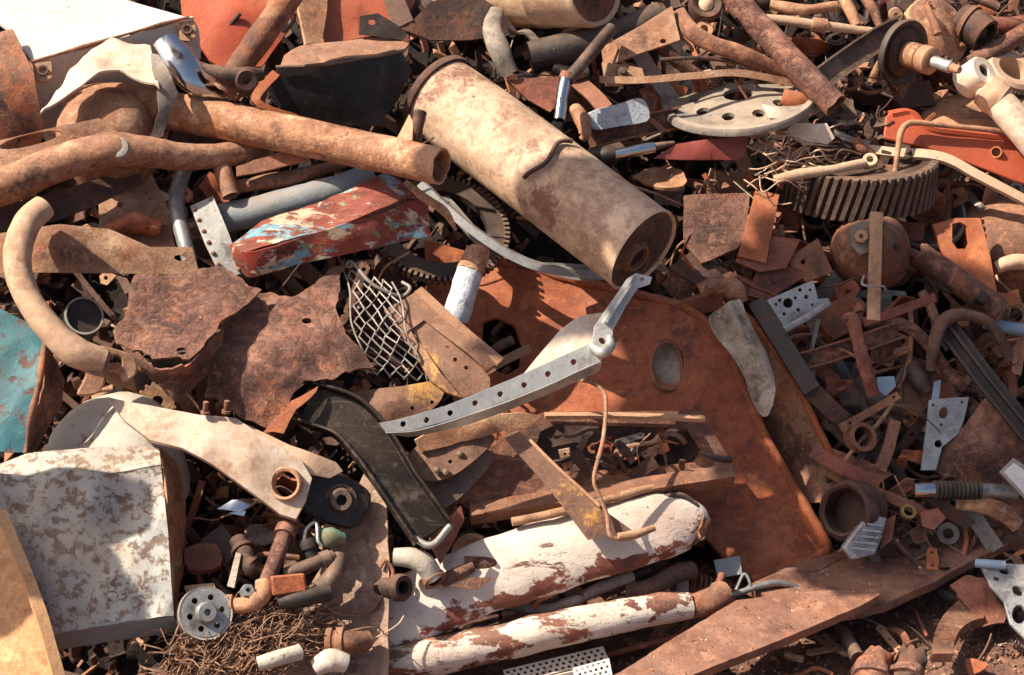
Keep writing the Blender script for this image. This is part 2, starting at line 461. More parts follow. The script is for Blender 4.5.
metal('worn_black', (22, 19, 17), (40, 34, 30), (104, 90, 78), dust=.1, bump=.12, rough=.34, met=.6, spots=.2, blotch=.15)
metal('worn_steel', (66, 58, 52), (110, 100, 92), (156, 146, 136), dust=.25, bump=.2, rough=.42, met=.45, accent=(120, 72, 46))
metal('white_rusty', (78, 42, 31), (120, 66, 46), (160, 96, 66), paint=(212, 200, 186), paint2=(196, 178, 160), cov=.60, chip=22, dust=.2, bump=.5, dustc=(206, 178, 150), sharp=.012, stretch=(.5, 1, 1), wear=True)
metal('board_dirty', (96, 74, 60), (148, 118, 98), (186, 156, 130), dust=.35, bump=.55)
metal('white_rough', (120, 110, 104), (176, 178, 180), (208, 212, 214), dust=.15, bump=.7, paint=(200, 206, 212), cov=.7, chip=22)
metal('fibre', (62, 42, 32), (120, 86, 64), (170, 132, 102), dust=0, bump=.2, rough=.95)
metal('cloth', (112, 96, 78), (178, 162, 140), (204, 190, 168), dust=.25, bump=.5, rough=.95)
metal('rubber', (26, 23, 22), (46, 41, 38), (70, 62, 56), dust=.3, bump=.3, rough=.75)
metal('hose_brown', (60, 42, 34), (100, 72, 58), (136, 104, 84), dust=.35, bump=.4, rough=.85)
metal('wood', (110, 76, 52), (164, 122, 88), (196, 156, 118), dust=.2, bump=.35, rough=.85)
metal('blue_paint', (70, 60, 58), (100, 92, 88), (130, 124, 120), paint=(128, 158, 180), paint2=(146, 168, 184), cov=.85, chip=12, dust=.2, bump=.2)
metal('green_brass', (60, 60, 46), (100, 100, 70), (130, 124, 86), paint=(96, 136, 114), cov=.55, chip=20, dust=.2, bump=.3)
metal('brass', (90, 66, 30), (150, 116, 62), (186, 152, 92), dust=.1, bump=.2, rough=.4, met=.6)
metal('red_plastic', (150, 52, 34), (188, 76, 48), (206, 100, 66), dust=.2, bump=.2, rough=.5)
metal('sign_white', (190, 186, 180), (226, 224, 220), (236, 234, 230), dust=.1, bump=.1, rough=.5, spots=.2)
metal('ground_plate', (86, 54, 40), (138, 92, 68), (178, 128, 98), accent=(158, 96, 62), dust=.45, bump=.4, dustc=(168, 128, 108))
g = NT('chrome'); g.b.inputs['Metallic'].default_value = 1; g.b.inputs['Base Color'].default_value = lin((206, 206, 206))
n_ = g.noise(30, 6, .6); g.l(g.ramp(n_, [(.4, (.08, .08, .08, 1)), (.7, (.3, .3, .3, 1))]), g.b.inputs['Roughness']); g.bump(g.noise(18, 4, .5), .06, .003); MAT['chrome'] = g.m
def earth(name, a, b, c, sc_=1.0):
    g = NT(name); g.co = g.tc.outputs['Object']
    col = g.ramp(g.noise(3 * sc_, 10, .7), [(.3, a), (.5, b), (.7, c)])
    f = g.noise(70 * sc_, 6, .7); col = g.mix(g.step(f, .5, .62), col, g.mix(.7, col, a)); col = g.mix(g.step(f, .42, .3), col, g.mix(.7, col, c))
    vo = g.n('ShaderNodeTexVoronoi'); vo.inputs['Scale'].default_value = 55 * sc_; g.l(g.co, vo.inputs['Vector'])
    col = g.mix(g.math('MULTIPLY', g.step(vo.outputs['Distance'], .35, .1), .35), col, c)
    g.l(col, g.b.inputs['Base Color']); g.b.inputs['Roughness'].default_value = .95
    g.bump(g.math('ADD', g.math('MULTIPLY', f, .8), g.math('MULTIPLY', g.noise(18, 8, .6), 1.2)), .9, .012)
    MAT[name] = g.m
earth('earth', (66, 44, 36), (112, 78, 64), (150, 112, 92))
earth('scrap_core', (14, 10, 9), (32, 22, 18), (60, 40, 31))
# ------------------------------------------------------------------ camera, light, ground, heap
cam = bpy.data.cameras.new('camera'); camo = bpy.data.objects.new('camera', cam); C.objects.link(camo); sc.camera = camo
cam.sensor_width = 36; cam.lens = 36 * D / WID; cam.clip_start = .05; cam.clip_end = 2000
camo.matrix_world = Matrix.Translation(CAM) @ Matrix((R, U, F)).transposed().to_4x4()
cam.shift_x = 0; cam.shift_y = 0
SUN = (R * -.62 + U * .66 + F * .42).normalized()
sl = bpy.data.lights.new('sun', 'SUN'); sl.energy = 5.0; sl.angle = rad(.5); sl.color = (1, .905, .755)
so = bpy.data.objects.new('sun', sl); C.objects.link(so); so.rotation_euler = (-SUN).to_track_quat('-Z', 'Y').to_euler(); so.location = SUN * 20
w = bpy.data.worlds.new('World'); sc.world = w; w.use_nodes = True
bg = w.node_tree.nodes['Background']; sky = w.node_tree.nodes.new('ShaderNodeTexSky'); sky.sky_type = 'NISHITA'; sky.sun_disc = False
sky.sun_elevation = math.asin(SUN.z); sky.sun_rotation = math.atan2(SUN.x, SUN.y); sky.dust_density = 4.0; sky.ozone_density = .3; sky.air_density = .8
w.node_tree.links.new(sky.outputs[0], bg.inputs[0]); bg.inputs[1].default_value = .085
sc.view_settings.view_transform = 'Standard'; sc.view_settings.look = 'None'; sc.view_settings.exposure = 0.78; sc.view_settings.gamma = 1

def structure(name, m, mat, **k):
    o = link_obj(name, m, mat, **k); o['kind'] = 'structure'; return o
# ground: fine sheet near, coarse to the horizon
m = Mesh()
def gz(x, y): return .012 * noise.noise(Vector((x * 5, y * 5, 0))) + .006 * noise.noise(Vector((x * 17, y * 17, 3)))
nx = 150; xs = [-2.4 + 4.8 * i / nx for i in range(nx + 1)]; ys = [-2.6 + 4.2 * i / nx for i in range(nx + 1)]
xs = [-400, -60, -12] + xs + [12, 60, 400]; ys = [-400, -60, -12] + ys + [12, 60, 400]
v = []; f = []
for y in ys:
    for x in xs: v.append((x, y, gz(x, y) if abs(x) < 3 and -3 < y < 2 else 0))
k = len(xs)
for j in range(len(ys) - 1):
    for i in range(k - 1): f.append((j * k + i, j * k + i + 1, (j + 1) * k + i + 1, (j + 1) * k + i))
m.add(v, f); structure('ground', m, MAT['earth'])
# the body of the heap, a rough unsorted mass beneath the pieces one can tell apart
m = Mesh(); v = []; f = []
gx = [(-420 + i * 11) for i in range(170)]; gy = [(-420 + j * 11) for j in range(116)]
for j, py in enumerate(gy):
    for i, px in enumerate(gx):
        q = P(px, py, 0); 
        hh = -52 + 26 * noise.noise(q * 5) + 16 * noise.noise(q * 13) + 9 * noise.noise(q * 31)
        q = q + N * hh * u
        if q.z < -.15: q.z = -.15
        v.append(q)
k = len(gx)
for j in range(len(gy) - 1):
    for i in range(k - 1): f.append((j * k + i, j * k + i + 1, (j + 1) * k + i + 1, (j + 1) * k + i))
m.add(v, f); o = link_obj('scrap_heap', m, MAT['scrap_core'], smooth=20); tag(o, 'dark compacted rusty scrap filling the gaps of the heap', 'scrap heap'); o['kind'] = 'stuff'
# ------------------------------------------------------------------ upper left of the heap
def bolt_mesh(p, axis, r, ln, head=1.7):
    m = Mesh(); m.hexnut(p, axis, r * head, r * .9); m.lathe(p, axis, [(0, r * .8), (r, r * .8), (r, ln), (r * .8, ln + 1), (0, ln + 1)], seg=12); return m
# white body panel
t = thing('car_bodywork', 'large white painted vehicle panel with rusty rim and two bolted lugs', 'car panel', (110, 60, 40), lm=(110, 40, 'white vehicle panel'))
m = Mesh(); m.plate([(-40, -40, 20), (118, -40, 20), (127, 0, 52), (187, 17, 84), (33, 61, 88), (12, 32, 70), (-40, -4, 40)], th=3, ctrl=[(70, 15, 62), (120, 30, 78)], crump=1.0, grid=12)
part('top_panel', m, MAT['white_panel'], t)
m = Mesh(); m.plate([(33, 62, 87), (187, 18, 83), (193, 17, 80), (199, 30, 70), (201, 58, 52), (150, 90, 40), (90, 130, 30), (42, 128, 40)], th=3, crump=1.5)
part('front_flange', m, MAT['white_panel'], t)
m = Mesh(); m.tube([(31, 62, 91), (110, 39, 89), (189, 17, 87)], 2.0, seg=8, dent=1.5); part('rim', m, MAT['rust_brown'], t)
for (x, y, h) in ((43, 71, 88), (187, 30, 82)):
    m = Mesh(); m.plate([(x - 9, y - 8, h + 3), (x + 8, y - 10, h + 3), (x + 9, y + 6, h), (x + 2, y + 11, h), (x - 7, y + 10, h)], th=4, holes=[(x, y, 3.2)], grid=5)
    b = part('lug', m, MAT['rust_tan'], t)
    m = Mesh(); m.lathe((x, y, h + 3), (.1, .3, .95), [(3.6, 0), (5.6, 0), (5.6, 3), (3.6, 3), (3.6, 0)], seg=16); part('bush', m, MAT['rust_dark'], b)
# rusty box sheet on the far left
m = Mesh(); m.plate([(-25, 40, 86), (12, 29, 92), (34, 73, 100), (43, 124, 78), (40, 150, 60), (-25, 160, 60)], th=4, ctrl=[(0, 68, 99), (28, 62, 99)], crump=2, rag=1)
one('rusty_sheet', 'brown rusty steel sheet standing at left edge beside white vehicle panel', 'metal sheet', m, MAT['rust_brown'])
# cream crumpled sheet
m = Mesh(); m.plate([(41, 119, 118), (64, 86, 106), (92, 51, 92), (112, 44, 90), (135, 46, 92), (151, 51, 96), (160, 93, 124), (140, 80, 122), (119, 70, 116), (100, 78, 122), (82, 89, 124), (60, 104, 122)], th=2.5, ctrl=[(115, 56, 100), (100, 62, 112), (80, 76, 112)], crump=1.5, crease=6, grid=5, cf=12)
one('crumpled_sheet', 'cream bent metal sheet folded over the white vehicle panel', 'metal sheet', m, MAT['cream'], lm=(115, 60, 'cream folded sheet'))
m = Mesh(); m.plate([(150, 53, 122), (159, 56, 124), (170, 74, 128), (178, 93, 120), (170, 114, 112), (163, 138, 100), (149, 139, 100), (158, 112, 116), (155, 86, 124)], th=3, crump=4, cf=14, rag=3)
one('torn_strip', 'grey torn metal strip hanging down beside chrome bumper end', 'metal strip', m, MAT['wheel_grey'])
# chrome bumper end
m = Mesh(); arc = [(18 * math.cos(a), 11 * math.sin(a)) for a in [math.pi * i / 10 for i in range(11)]]
prof = arc + [(x * .86, y * .8 - .5) for x, y in reversed(arc)]
m.sweep([(164, 40, 104), (178, 60, 106), (194, 78, 102), (216, 88, 90), (232, 90, 78)], prof, up=(F + U * .35).normalized(), n=7, scale=[.7, .95, .95, .85, .7])
one('bumper_end', 'curved shiny chrome bumper end below the white vehicle panel', 'bumper', m, MAT['chrome'], lm=(195, 70, 'chrome bumper end'))
# dome, long pipe, axle
m = Mesh(); m.lathe((104, 132, 72), (-.15, .62, .78), [(48, -40), (48, 0), (46, 14), (40, 24), (28, 32), (14, 36), (0, 37)], dent=2)
one('drum_end', 'tan domed drum end half buried above the bent axle tube', 'drum', m, MAT['rust_tan'])
m = Mesh(); m.tube([(66, 100, 50), (120, 101, 62), (165, 110, 72), (250, 126, 96), (345, 146, 132), (441, 166, 184)], [17, 18, 19, 19.5, 19, 19], seg=28, hollow=2.4, n=10, dent=.9, rag=2)
one('exhaust_pipe', 'long rusty round pipe with open end pointing right above multicoloured beam', 'pipe', m, MAT['rust_tan'], lm=(330, 145, 'long rusty pipe'))
t = thing('pipe_clamp', 'small rusty clamp lug standing on the open end of the long pipe', 'clamp', (415, 145, 165))
m = Mesh(); m.tube([(414, 146, 160), (417, 128, 170), (420, 112, 172)], [7, 6, 6.5], hollow=1.6, seg=14, dent=1); part('sleeve', m, MAT['rust_dark'], t)
m = Mesh(); m.plate([(396, 140, 166), (409, 114, 172), (413, 122, 174), (412, 140, 174)], th=3, crump=1); part('tab', m, MAT['rust_tan'], t)
t = thing('axle_tube', 'thick bent dusty axle tube with welded boss at left edge', 'axle', (110, 165, 90), lm=(110, 155, 'bent axle tube'))
m = Mesh(); m.tube([(-30, 196, 92), (10, 183, 96), (50, 166, 102), (85, 155, 108), (116, 149, 112), (150, 153, 106), (180, 157, 98), (220, 155, 84), (268, 149, 70)], [20, 20, 19, 18, 17.5, 16, 13.5, 12, 12], seg=28, n=9, dent=1.6)
part('tube', m, MAT['plate_tan'], t)
m = Mesh(); m.lathe((118, 147, 126), (0, .15, .98), [(0, -2), (2.6, -2), (2.8, 0), (6, .6), (10, -.6), (12, -4)], seg=20); part('boss', m, MAT['grey_steel'], t)
m = Mesh()
for k in range(5):
    a = math.pi * (k - 2) * .32
pass
m = Mesh(); m.plate([(-30, 146, 112), (10, 138, 114), (65, 125, 116), (99, 118, 116), (120, 134, 112), (85, 146, 110), (30, 160, 110), (-30, 178, 108)], th=4, holes=[(30, 140, 32, 6, -13)], crump=1.2)
one('slotted_plate', 'rusty flat plate with long oval slot lying behind axle tube', 'metal plate', m, MAT['plate_tan'])
m = Mesh(); m.plate([(-30, 214, 76), (40, 196, 78), (136, 168, 72), (142, 182, 70), (95, 206, 70), (55, 221, 70), (-30, 240, 72)], th=4, crump=2)
one('dark_plate', 'dark brown flat plate tucked under the bent axle tube', 'metal plate', m, MAT['rust_dark'])
m = Mesh(); m.plate([(98, 186, 52), (150, 170, 56), (166, 205, 60), (176, 250, 62), (100, 252, 56)], th=4, crump=2.5, holes=[(120, 205, 3)])
one('brown_plate', 'dusty brown upright plate right of hook tip below axle tube', 'metal plate', m, MAT['plate_tan'])
m = Mesh(); m.tube([(108, 232, 66), (135, 222, 72), (160, 226, 70)], [6, 12, 7], dent=6, seg=14); one('rust_lump', 'orange flaking lump of rust resting on the pale tan flange', 'scrap lump', m, MAT['rust_orange'])
m = Mesh(); m.tube([(188, 160, 60), (178, 190, 68), (178, 215, 74), (184, 240, 78), (190, 262, 76)], 8, hollow=1.2, seg=18, n=8); one('steel_tube', 'shiny grey bent tube standing between axle tube and riveted strip', 'tube', m, MAT['galvanised'])
t = thing('riveted_strip', 'pale galvanised strip with rows of rivets beside multicoloured beam', 'metal strip', (215, 265, 76), lm=(215, 240, 'riveted galvanised strip'))
m = Mesh(); m.plate([(190, 206, 84), (213, 196, 86), (229, 234, 92), (243, 273, 90), (222, 279, 88), (205, 244, 88)], th=2.5, crump=1); part('strip', m, MAT['galvanised'], t)
for i in range(7):
    f_ = i / 6
    for (a, b) in (((194, 209), (223, 275)), ((211, 200), (239, 269))):
        x = a[0] + (b[0] - a[0]) * f_; y = a[1] + (b[1] - a[1]) * f_
        m = Mesh(); m.lathe((x, y, 85.5 + 7 * f_), (.1, .3, .95), [(2.4, -1), (2.3, .6), (1.2, 1.6), (0, 1.8)], seg=10); part('rivet', m, MAT['rust_brown'], t)
m = Mesh(); m.tube([(220, 160, 80), (225, 178, 84), (231, 196, 84)], 9, hollow=1.5, seg=16, dent=1); one('pipe_stub', 'short brown pipe stub standing just under the axle tube', 'pipe', m, MAT['plate_tan'])
m = Mesh(); m.plate([(236, 166, 92), (300, 146, 98), (308, 160, 98), (255, 173, 92), (236, 176, 90)], th=4, crump=1.5, rag=1); one('flat_offcut', 'flat rusty offcut below the long rusty pipe', 'metal offcut', m, MAT['rust_brown'])
m = Mesh(); m.tube([(232, 188, 70), (290, 178, 78), (345, 163, 82)], [7, 8, 6], dent=2, seg=14); one('rusty_bar', 'brown rough bar lying under the long rusty pipe', 'bar', m, MAT['rust_brown'])
m = Mesh(); m.tube([(205, 222, 56), (262, 210, 72), (320, 194, 84), (372, 176, 88)], [15, 16, 15, 13], dent=2.5, seg=20); one('painted_tube', 'grey painted tube lying above the multicoloured beam', 'tube', m, MAT['grey_blue_paint'])
# multicoloured beam
t = thing('painted_beam', 'crushed beam in flaking red, blue, green and cream paint', 'beam', (330, 250, 84), lm=(340, 225, 'multicoloured beam'))
m = Mesh(); m.plate([(230, 244, 96), (262, 222, 98), (325, 200, 108), (384, 174, 114), (402, 182, 122), (426, 196, 118), (340, 226, 124), (245, 252, 112)], th=3, crump=3, cf=11, rag=1.5, ctrl=[(330, 214, 112), (290, 226, 110)]); part('top_face', m, MAT['multi_paint'], t)
m = Mesh(); m.plate([(231, 246, 98), (245, 252, 112), (340, 226, 124), (427, 196, 118), (431, 236, 104), (382, 246, 108), (300, 263, 102), (246, 277, 92), (236, 266, 92)], th=3, crump=4, cf=12, rag=1.5, ctrl=[(340, 240, 119), (290, 254, 113)]); part('front_face', m, MAT['multi_paint'], t)
m = Mesh(); m.tube([(405, 182, 124), (425, 198, 128), (445, 212, 124), (456, 230, 112)], [3, 5, 5, 1.5], flat=.35, up=F, seg=12, dent=1.5); one('bent_tab', 'brown twisted metal tab curling off the multicoloured beam end', 'metal tab', m, MAT['rust_tan'])
# flange plate + hook
m = Mesh(); m.plate([(-30, 236, 92), (0, 233, 94), (60, 224, 98), (110, 229, 96), (150, 247, 94), (192, 247, 96), (200, 275, 88), (100, 273, 84), (-30, 273, 82)], th=4, holes=[(180, 258, 6, 3, 8)], crump=2.5, ctrl=[(60, 245, 99), (120, 258, 92)]); one('flange_plate', 'pale tan long flange plate behind curved hook on the left', 'metal plate', m, MAT['rust_tan'])
t = thing('curved_hook', 'big curved dusty steel hook arm with clevis eye on the left', 'hook', (100, 385, 120), lm=(40, 300, 'curved hook arm'))
m = Mesh(); m.tube([(44, 207, 122), (28, 222, 126), (18, 248, 130), (19, 275, 132), (32, 305, 134), (52, 331, 136), (76, 352, 136), (104, 362, 132)], [13, 14, 14, 13.5, 13.5, 14, 15, 13], seg=24, n=9, dent=1.2); part('arm', m, MAT['tan_dusty'], t)
m = Mesh(); m.plate([(76, 350, 140), (94, 345, 140), (120, 350, 138), (135, 358, 134), (136, 374, 130), (124, 381, 130), (120, 372, 132), (108, 372, 134), (100, 392, 132), (78, 394, 130), (86, 374, 136)], th=12, holes=[(116, 362, 6.5, 7)], crump=1.5, grid=6, sm=3); part('clevis', m, MAT['plate_tan'], t, bevel=3)
# turquoise barrel on the left edge
t = thing('steel_barrel', 'turquoise painted steel barrel section with rusty seam at left edge', 'barrel', (20, 440, 60), lm=(20, 380, 'turquoise barrel'))
m = Mesh(); m.plate([(-50, 316, 84), (0, 309, 88), (28, 322, 92), (47, 342, 94), (41, 380, 94), (31, 420, 90), (26, 452, 84), (-50, 452, 76)], th=3, crump=3, crease=3, grid=6, cf=8); part('shell', m, MAT['turquoise'], t, smooth=26)
m = Mesh(); m.tube([(46, 336, 98), (40, 378, 102), (30, 420, 94), (26, 452, 84)], [2.5, 3, 3, 2], seg=10, dent=2); part('seam', m, MAT['rust_brown'], t)
m = Mesh(); m.plate([(47, 342, 94), (64, 378, 70), (54, 416, 66), (36, 452, 60), (26, 453, 84), (31, 420, 90), (41, 380, 94)], th=3, crump=2.5, crease=3, rag=2, grid=6); part('folded_edge', m, MAT['rust_brown'], t, label='rusty folded edge of the turquoise sheet')
t = thing('round_canister', 'dark round canister with glassy lid in a gap inside the hook', 'canister', (84, 330, 60))
m = Mesh(); m.lathe((84, 316, 60), (.35, .25, .9), [(0, -40), (20, -40), (20, 0), (18.5, 1), (17.5, -3), (0, -3)], seg=30); part('can', m, MAT['black_metal'], t)
m = Mesh(); m.lathe((84, 316, 60), (.35, .25, .9), [(17.6, -1), (19.5, -1), (19.5, 2.2), (17.6, 2.2), (17.6, -1)], seg=30); part('rim', m, MAT['grey_steel'], t)
# crumpled maroon sheets
t = thing('torn_box_sheet', 'maroon rusty crumpled sheet with torn edge beneath pale tan flange', 'metal sheet', (170, 390, 90), lm=(170, 320, 'crumpled maroon sheet'))
m = Mesh(); m.plate([(112, 331, 108), (124, 320, 112), (134, 276, 110), (178, 274, 112), (222, 266, 108), (250, 288, 112), (262, 293, 112), (212, 334, 136), (190, 360, 138), (152, 362, 130), (142, 352, 124), (118, 344, 112)], th=3, holes=[(182, 357, 5, 3.5)], ctrl=[(170, 290, 112), (172, 325, 124)], crump=1.2, crease=4, grid=5, cf=13, rag=3.5); part('top_face', m, MAT['rust_purple'], t, smooth=24)
m = Mesh(); m.plate([(120, 344, 112), (142, 354, 124), (152, 364, 130), (190, 361, 138), (213, 335, 136), (226, 330, 128), (206, 372, 116), (176, 404, 104), (170, 396, 110), (158, 380, 112), (136, 366, 112)], th=3, crump=1.5, crease=4, grid=5, cf=13, rag=4); part('front_face', m, MAT['rust_purple'], t, smooth=24)
m = Mesh(); m.plate([(232, 286, 92), (254, 292, 96), (290, 300, 102), (322, 278, 96), (344, 260, 84), (340, 286, 92), (334, 310, 100), (352, 344, 108), (374, 366, 104), (336, 380, 108), (300, 384, 110), (292, 400, 112), (272, 430, 104), (240, 418, 98), (206, 396, 92), (208, 370, 100), (222, 334, 98)], th=3, ctrl=[(270, 340, 118), (310, 350, 116), (250, 380, 112), (320, 366, 108)], crump=1.2, crease=6, grid=5, cf=11, rag=4, holes=[(306, 327, 5, 3)]); one('crumpled_plate', 'large dull maroon crumpled plate left of the wire mesh', 'metal plate', m, MAT['rust_purple'], smooth=24, lm=(285, 350, 'large crumpled plate'))
m = Mesh(); m.plate([(262, 432, 118), (292, 402, 116), (318, 386, 112), (316, 392, 114), (296, 410, 118), (284, 432, 118)], th=3, crump=3, rag=3); one('torn_edge', 'thin orange torn edge strip under the large crumpled plate', 'metal strip', m, MAT['rust_orange'])
# ------------------------------------------------------------------ lower left
m = Mesh(); m.lathe((112, 440, 40), (-.1, .75, .62), [(66, -70), (66, -6), (63, 6), (54, 16), (36, 24), (16, 28), (0, 29)], dent=3); one('white_tank', 'dusty white dented tank top beneath the hook clevis', 'tank', m, MAT['white_barrel'])
t = thing('suspension_link', 'cream dusty suspension control arm with large bush eye and two studs', 'suspension arm', (285, 515, 110), lm=(220, 440, 'cream control arm'))
m = Mesh(); m.plate([(107, 397, 118), (130, 402, 122), (168, 409, 130), (200, 415, 136), (236, 418, 136), (262, 436, 138), (300, 458, 138), (312, 478, 136), (306, 500, 134), (296, 519, 130), (280, 514, 130), (262, 500, 132), (240, 484, 134), (212, 464, 132), (182, 448, 128), (150, 440, 124), (124, 420, 118)], th=14, holes=[(285, 484, 13.5, 14.5)], ctrl=[(210, 440, 144), (250, 455, 146)], crump=1.5, grid=8); part('arm', m, MAT['cream'], t, bevel=3)
m = Mesh(); m.lathe((285, 484, 138), (-.12, .1, .98), [(13, -16), (17, -16), (17, 2), (15.5, 3.5), (13, 2.5), (13, -16)], seg=30); part('bush_eye', m, MAT['rust_tan'], t)
m = Mesh(); m.plate([(237, 420, 134), (290, 445, 132), (336, 462, 128), (343, 471, 124), (330, 478, 122), (310, 474, 130), (268, 440, 132)], th=5, crump=1.5); part('back_flange', m, MAT['tan_dusty'], t)
for (x, y) in ((205, 414), (226, 413)):
    m = Mesh(); m.lathe((x, y, 142), (.12, .93, .3), [(4.6, 0), (4.6, 3), (2.8, 3), (2.8, 13), (0, 13.5)], seg=12); part('stud', m, MAT['rust_brown'], t)
t = thing('black_bracket', 'black oily bracket with grey bush behind the cream arm eye', 'bracket', (340, 525, 90), lm=(340, 500, 'black bush bracket'))
m = Mesh(); m.plate([(300, 476, 112), (322, 466, 114), (344, 474, 114), (371, 494, 108), (362, 520, 104), (346, 528, 104), (306, 512, 108)], th=10, sm=4, crump=1); part('plate', m, MAT['oily_black'], t, bevel=2)
m = Mesh(); m.lathe((341, 500, 112), (.15, .05, .98), [(5.5, -4), (5.5, 8), (10, 8.5), (11.5, 6), (12.5, -2), (16, -2), (16, -5)], seg=28); part('bush', m, MAT['brown_worn'], t)
# white dented box
t = thing('dented_box', 'white dented steel box with scratched rusty paint at lower left', 'steel box', (100, 640, 70), lm=(95, 545, 'white dented box'))
FP = [(-40, 486, 96), (0, 474, 104), (27, 476, 108), (66, 470, 118), (110, 474, 122), (161, 466, 124), (168, 530, 122), (174, 616, 116), (120, 622, 112), (58, 634, 104), (-40, 644, 96)]
m = Mesh(); m.plate(FP, th=3, ctrl=[(60, 560, 108), (110, 560, 116), (130, 520, 112), (40, 520, 106)], crump=2, crease=5, grid=7, cf=8); part('front', m, MAT['white_box'], t)
m = Mesh(); m.plate([(-40, 470, 84), (0, 464, 84), (26, 453, 88), (70, 449, 96), (120, 447, 98), (159, 446, 100), (161, 465, 124), (110, 473, 122), (66, 469, 118), (27, 475, 108), (0, 473, 104), (-40, 485, 96)], th=3, crump=2); part('top', m, MAT['white_box'], t)
m = Mesh(); m.plate([(160, 447, 100), (176, 462, 80), (184, 484, 70), (185, 560, 60), (176, 610, 70), (174, 616, 115), (168, 530, 121), (162, 466, 123)], th=3, crump=2.5); part('side', m, MAT['rust_tan'], t)
m = Mesh(); m.plate([(-40, 645, 96), (58, 635, 104), (120, 623, 112), (174, 617, 116), (178, 632, 90), (120, 640, 84), (58, 650, 76), (-40, 658, 70)], th=3, crump=2); part('bottom_fold', m, MAT['grey_blue_paint'], t)
# orange plate lower left corner
t = thing('folded_plate', 'orange rusty plate with folded flange in lower left corner', 'metal plate', (30, 690, 100), lm=(25, 620, 'orange folded plate'))
m = Mesh(); m.plate([(-60, 470, 110), (-2, 512, 124), (22, 570, 130), (42, 625, 132), (58, 690, 126), (56, 740, 120), (-60, 740, 110)], th=5, ctrl=[(0, 620, 120)], crump=1.5, grid=12); part('face', m, MAT['tan_orange'], t)
m = Mesh(); m.bar([(0, 510, 128), (24, 566, 137), (44, 622, 140), (62, 690, 134), (66, 740, 130)], 12, 5, up=(F + R * .6).normalized(), wob=1.2); part('flange', m, MAT['tan_orange'], t)
# slotted board
m = Mesh(); m.plate([(368, 466, 86), (385, 476, 92), (389, 560, 98), (388, 640, 98), (389, 720, 96), (250, 720, 66), (268, 670, 70), (296, 610, 74), (330, 550, 78), (346, 510, 80)], th=7, crump=2.5, rag=1.2); one('dirty_board', 'dirty beige board upright under fittings and black bracket', 'board', m, MAT['board_dirty'], lm=(370, 580, 'dirty beige board'))
# pulley
t = thing('belt_pulley', 'silver pulley wheel with ring of holes beside white dented box', 'pulley', (203, 640, 96), lm=(205, 613, 'silver pulley wheel'))
c0 = P(206, 613, 124); axd = cam_dir((.34, .22, .91)); k = S(c0)
xa = axd.orthogonal().normalized(); ya = axd.cross(xa)
def disc_plate(m, c, ax, r, th, holes, bore=0, seg=40, zf=None):
    c = V(c); k = S(c); x = (R - ax * R.dot(ax)).normalized(); y = ax.cross(x)
    at = lambda a, rr, z=0: c + (x * math.cos(a) + y * math.sin(a)) * rr * k + ax * z * k
    out = [at(2 * math.pi * i / seg, r) for i in range(seg)]
    hl = []
    for (hr, ha, hs) in holes:
        cc = at(rad(ha), hr); pts = []
        for j in range(12):
            q = cc + (x * math.cos(j * math.pi / 6) + y * math.sin(j * math.pi / 6)) * hs * k
            pts.append(to_px(q))
        hl.append(pts)
    m.plate(out, th=th, holes=hl, grid=max(3, r / 7), warp=zf)
    return m
m = Mesh(); disc_plate(m, c0, axd, 24, 3, [(16.5, 60 * i + 15, 3.2) for i in range(6)]); part('web', m, MAT['galvanised'], t)
m = Mesh(); m.lathe(c0, axd, [(24, -1), (27, 0), (27, -12), (22, -16), (27, -20), (27, -22), (22, -22)], seg=40); part('rim', m, MAT['grey_steel'], t)
m = Mesh(); m.lathe(c0, axd, [(3.6, 1), (3.6, 7), (9, 7), (10.5, 5), (11.5, 0)], seg=24); part('hub', m, MAT['galvanised'], t)
m = Mesh(); m.plate([(184, 586, 92), (214, 583, 96), (216, 592, 100), (188, 600, 98)], th=3, crump=1); one('pulley_strap', 'pale thin strap just above the silver pulley wheel', 'metal strap', m, MAT['rust_tan'])
# twine tangle
m = Mesh(); r5 = random.Random(5)
for i in range(300):
    a = r5.gauss(248, 34); b = 642 + r5.gauss(0, 13) + (250 - a) * .18
    an = r5.gauss(-.42, .36); L = r5.uniform(20, 60)
    pts = []
    for q in range(7):
        s_ = (q - 3) / 3 * L
        pts.append((a + math.cos(an) * s_ + r5.gauss(0, 4), b + math.sin(an) * s_ + r5.gauss(0, 7) + abs(s_) * .12, 94 + r5.uniform(0, 30) - abs(s_) * .2))
    m.tube(pts, r5.uniform(.35, .8), seg=4, n=4)
one('fibre_tangle', 'brown tangle of frayed rope fibre at bottom edge by pulley', 'rope fibre', m, MAT['fibre'], lm=(250, 640, 'frayed rope tangle'))
# fittings on the board
def fit(name, label, cat, pts, r, mat, hollow=2, collars=(), dent=.8, **kw):
    m = Mesh(); m.tube(pts, r, hollow=hollow, seg=18, dent=dent, n=7, rag=.8)
    if collars:
        t = thing(name, label, cat, pts[len(pts) // 2]); part('tube', m, MAT[mat], t)
        P0 = [V(p) for p in pts]
        for (f_, cr, cl) in collars:
            L = len(P0) - 1; i = min(int(f_ * L), L - 1); q = P0[i].lerp(P0[i + 1], f_ * L - i); d = (P0[i + 1] - P0[i]).normalized()
            mm = Mesh(); mm.lathe(q, d, [(cr * .7, -cl), (cr, -cl), (cr * 1.05, 0), (cr, cl), (cr * .7, cl)], seg=18, dent=.5); part('collar', mm, MAT[mat], t)
        return t
    return one(name, label, cat, m, MAT[mat])
fit('pipe_nipple', 'rusty upright pipe nipple with worn brown skin below the cream arm', 'pipe fitting', [(287, 528, 110), (277, 556, 118), (266, 584, 114)], [8, 8.5, 8], 'rust_purple', collars=[(.06, 11, 5)])
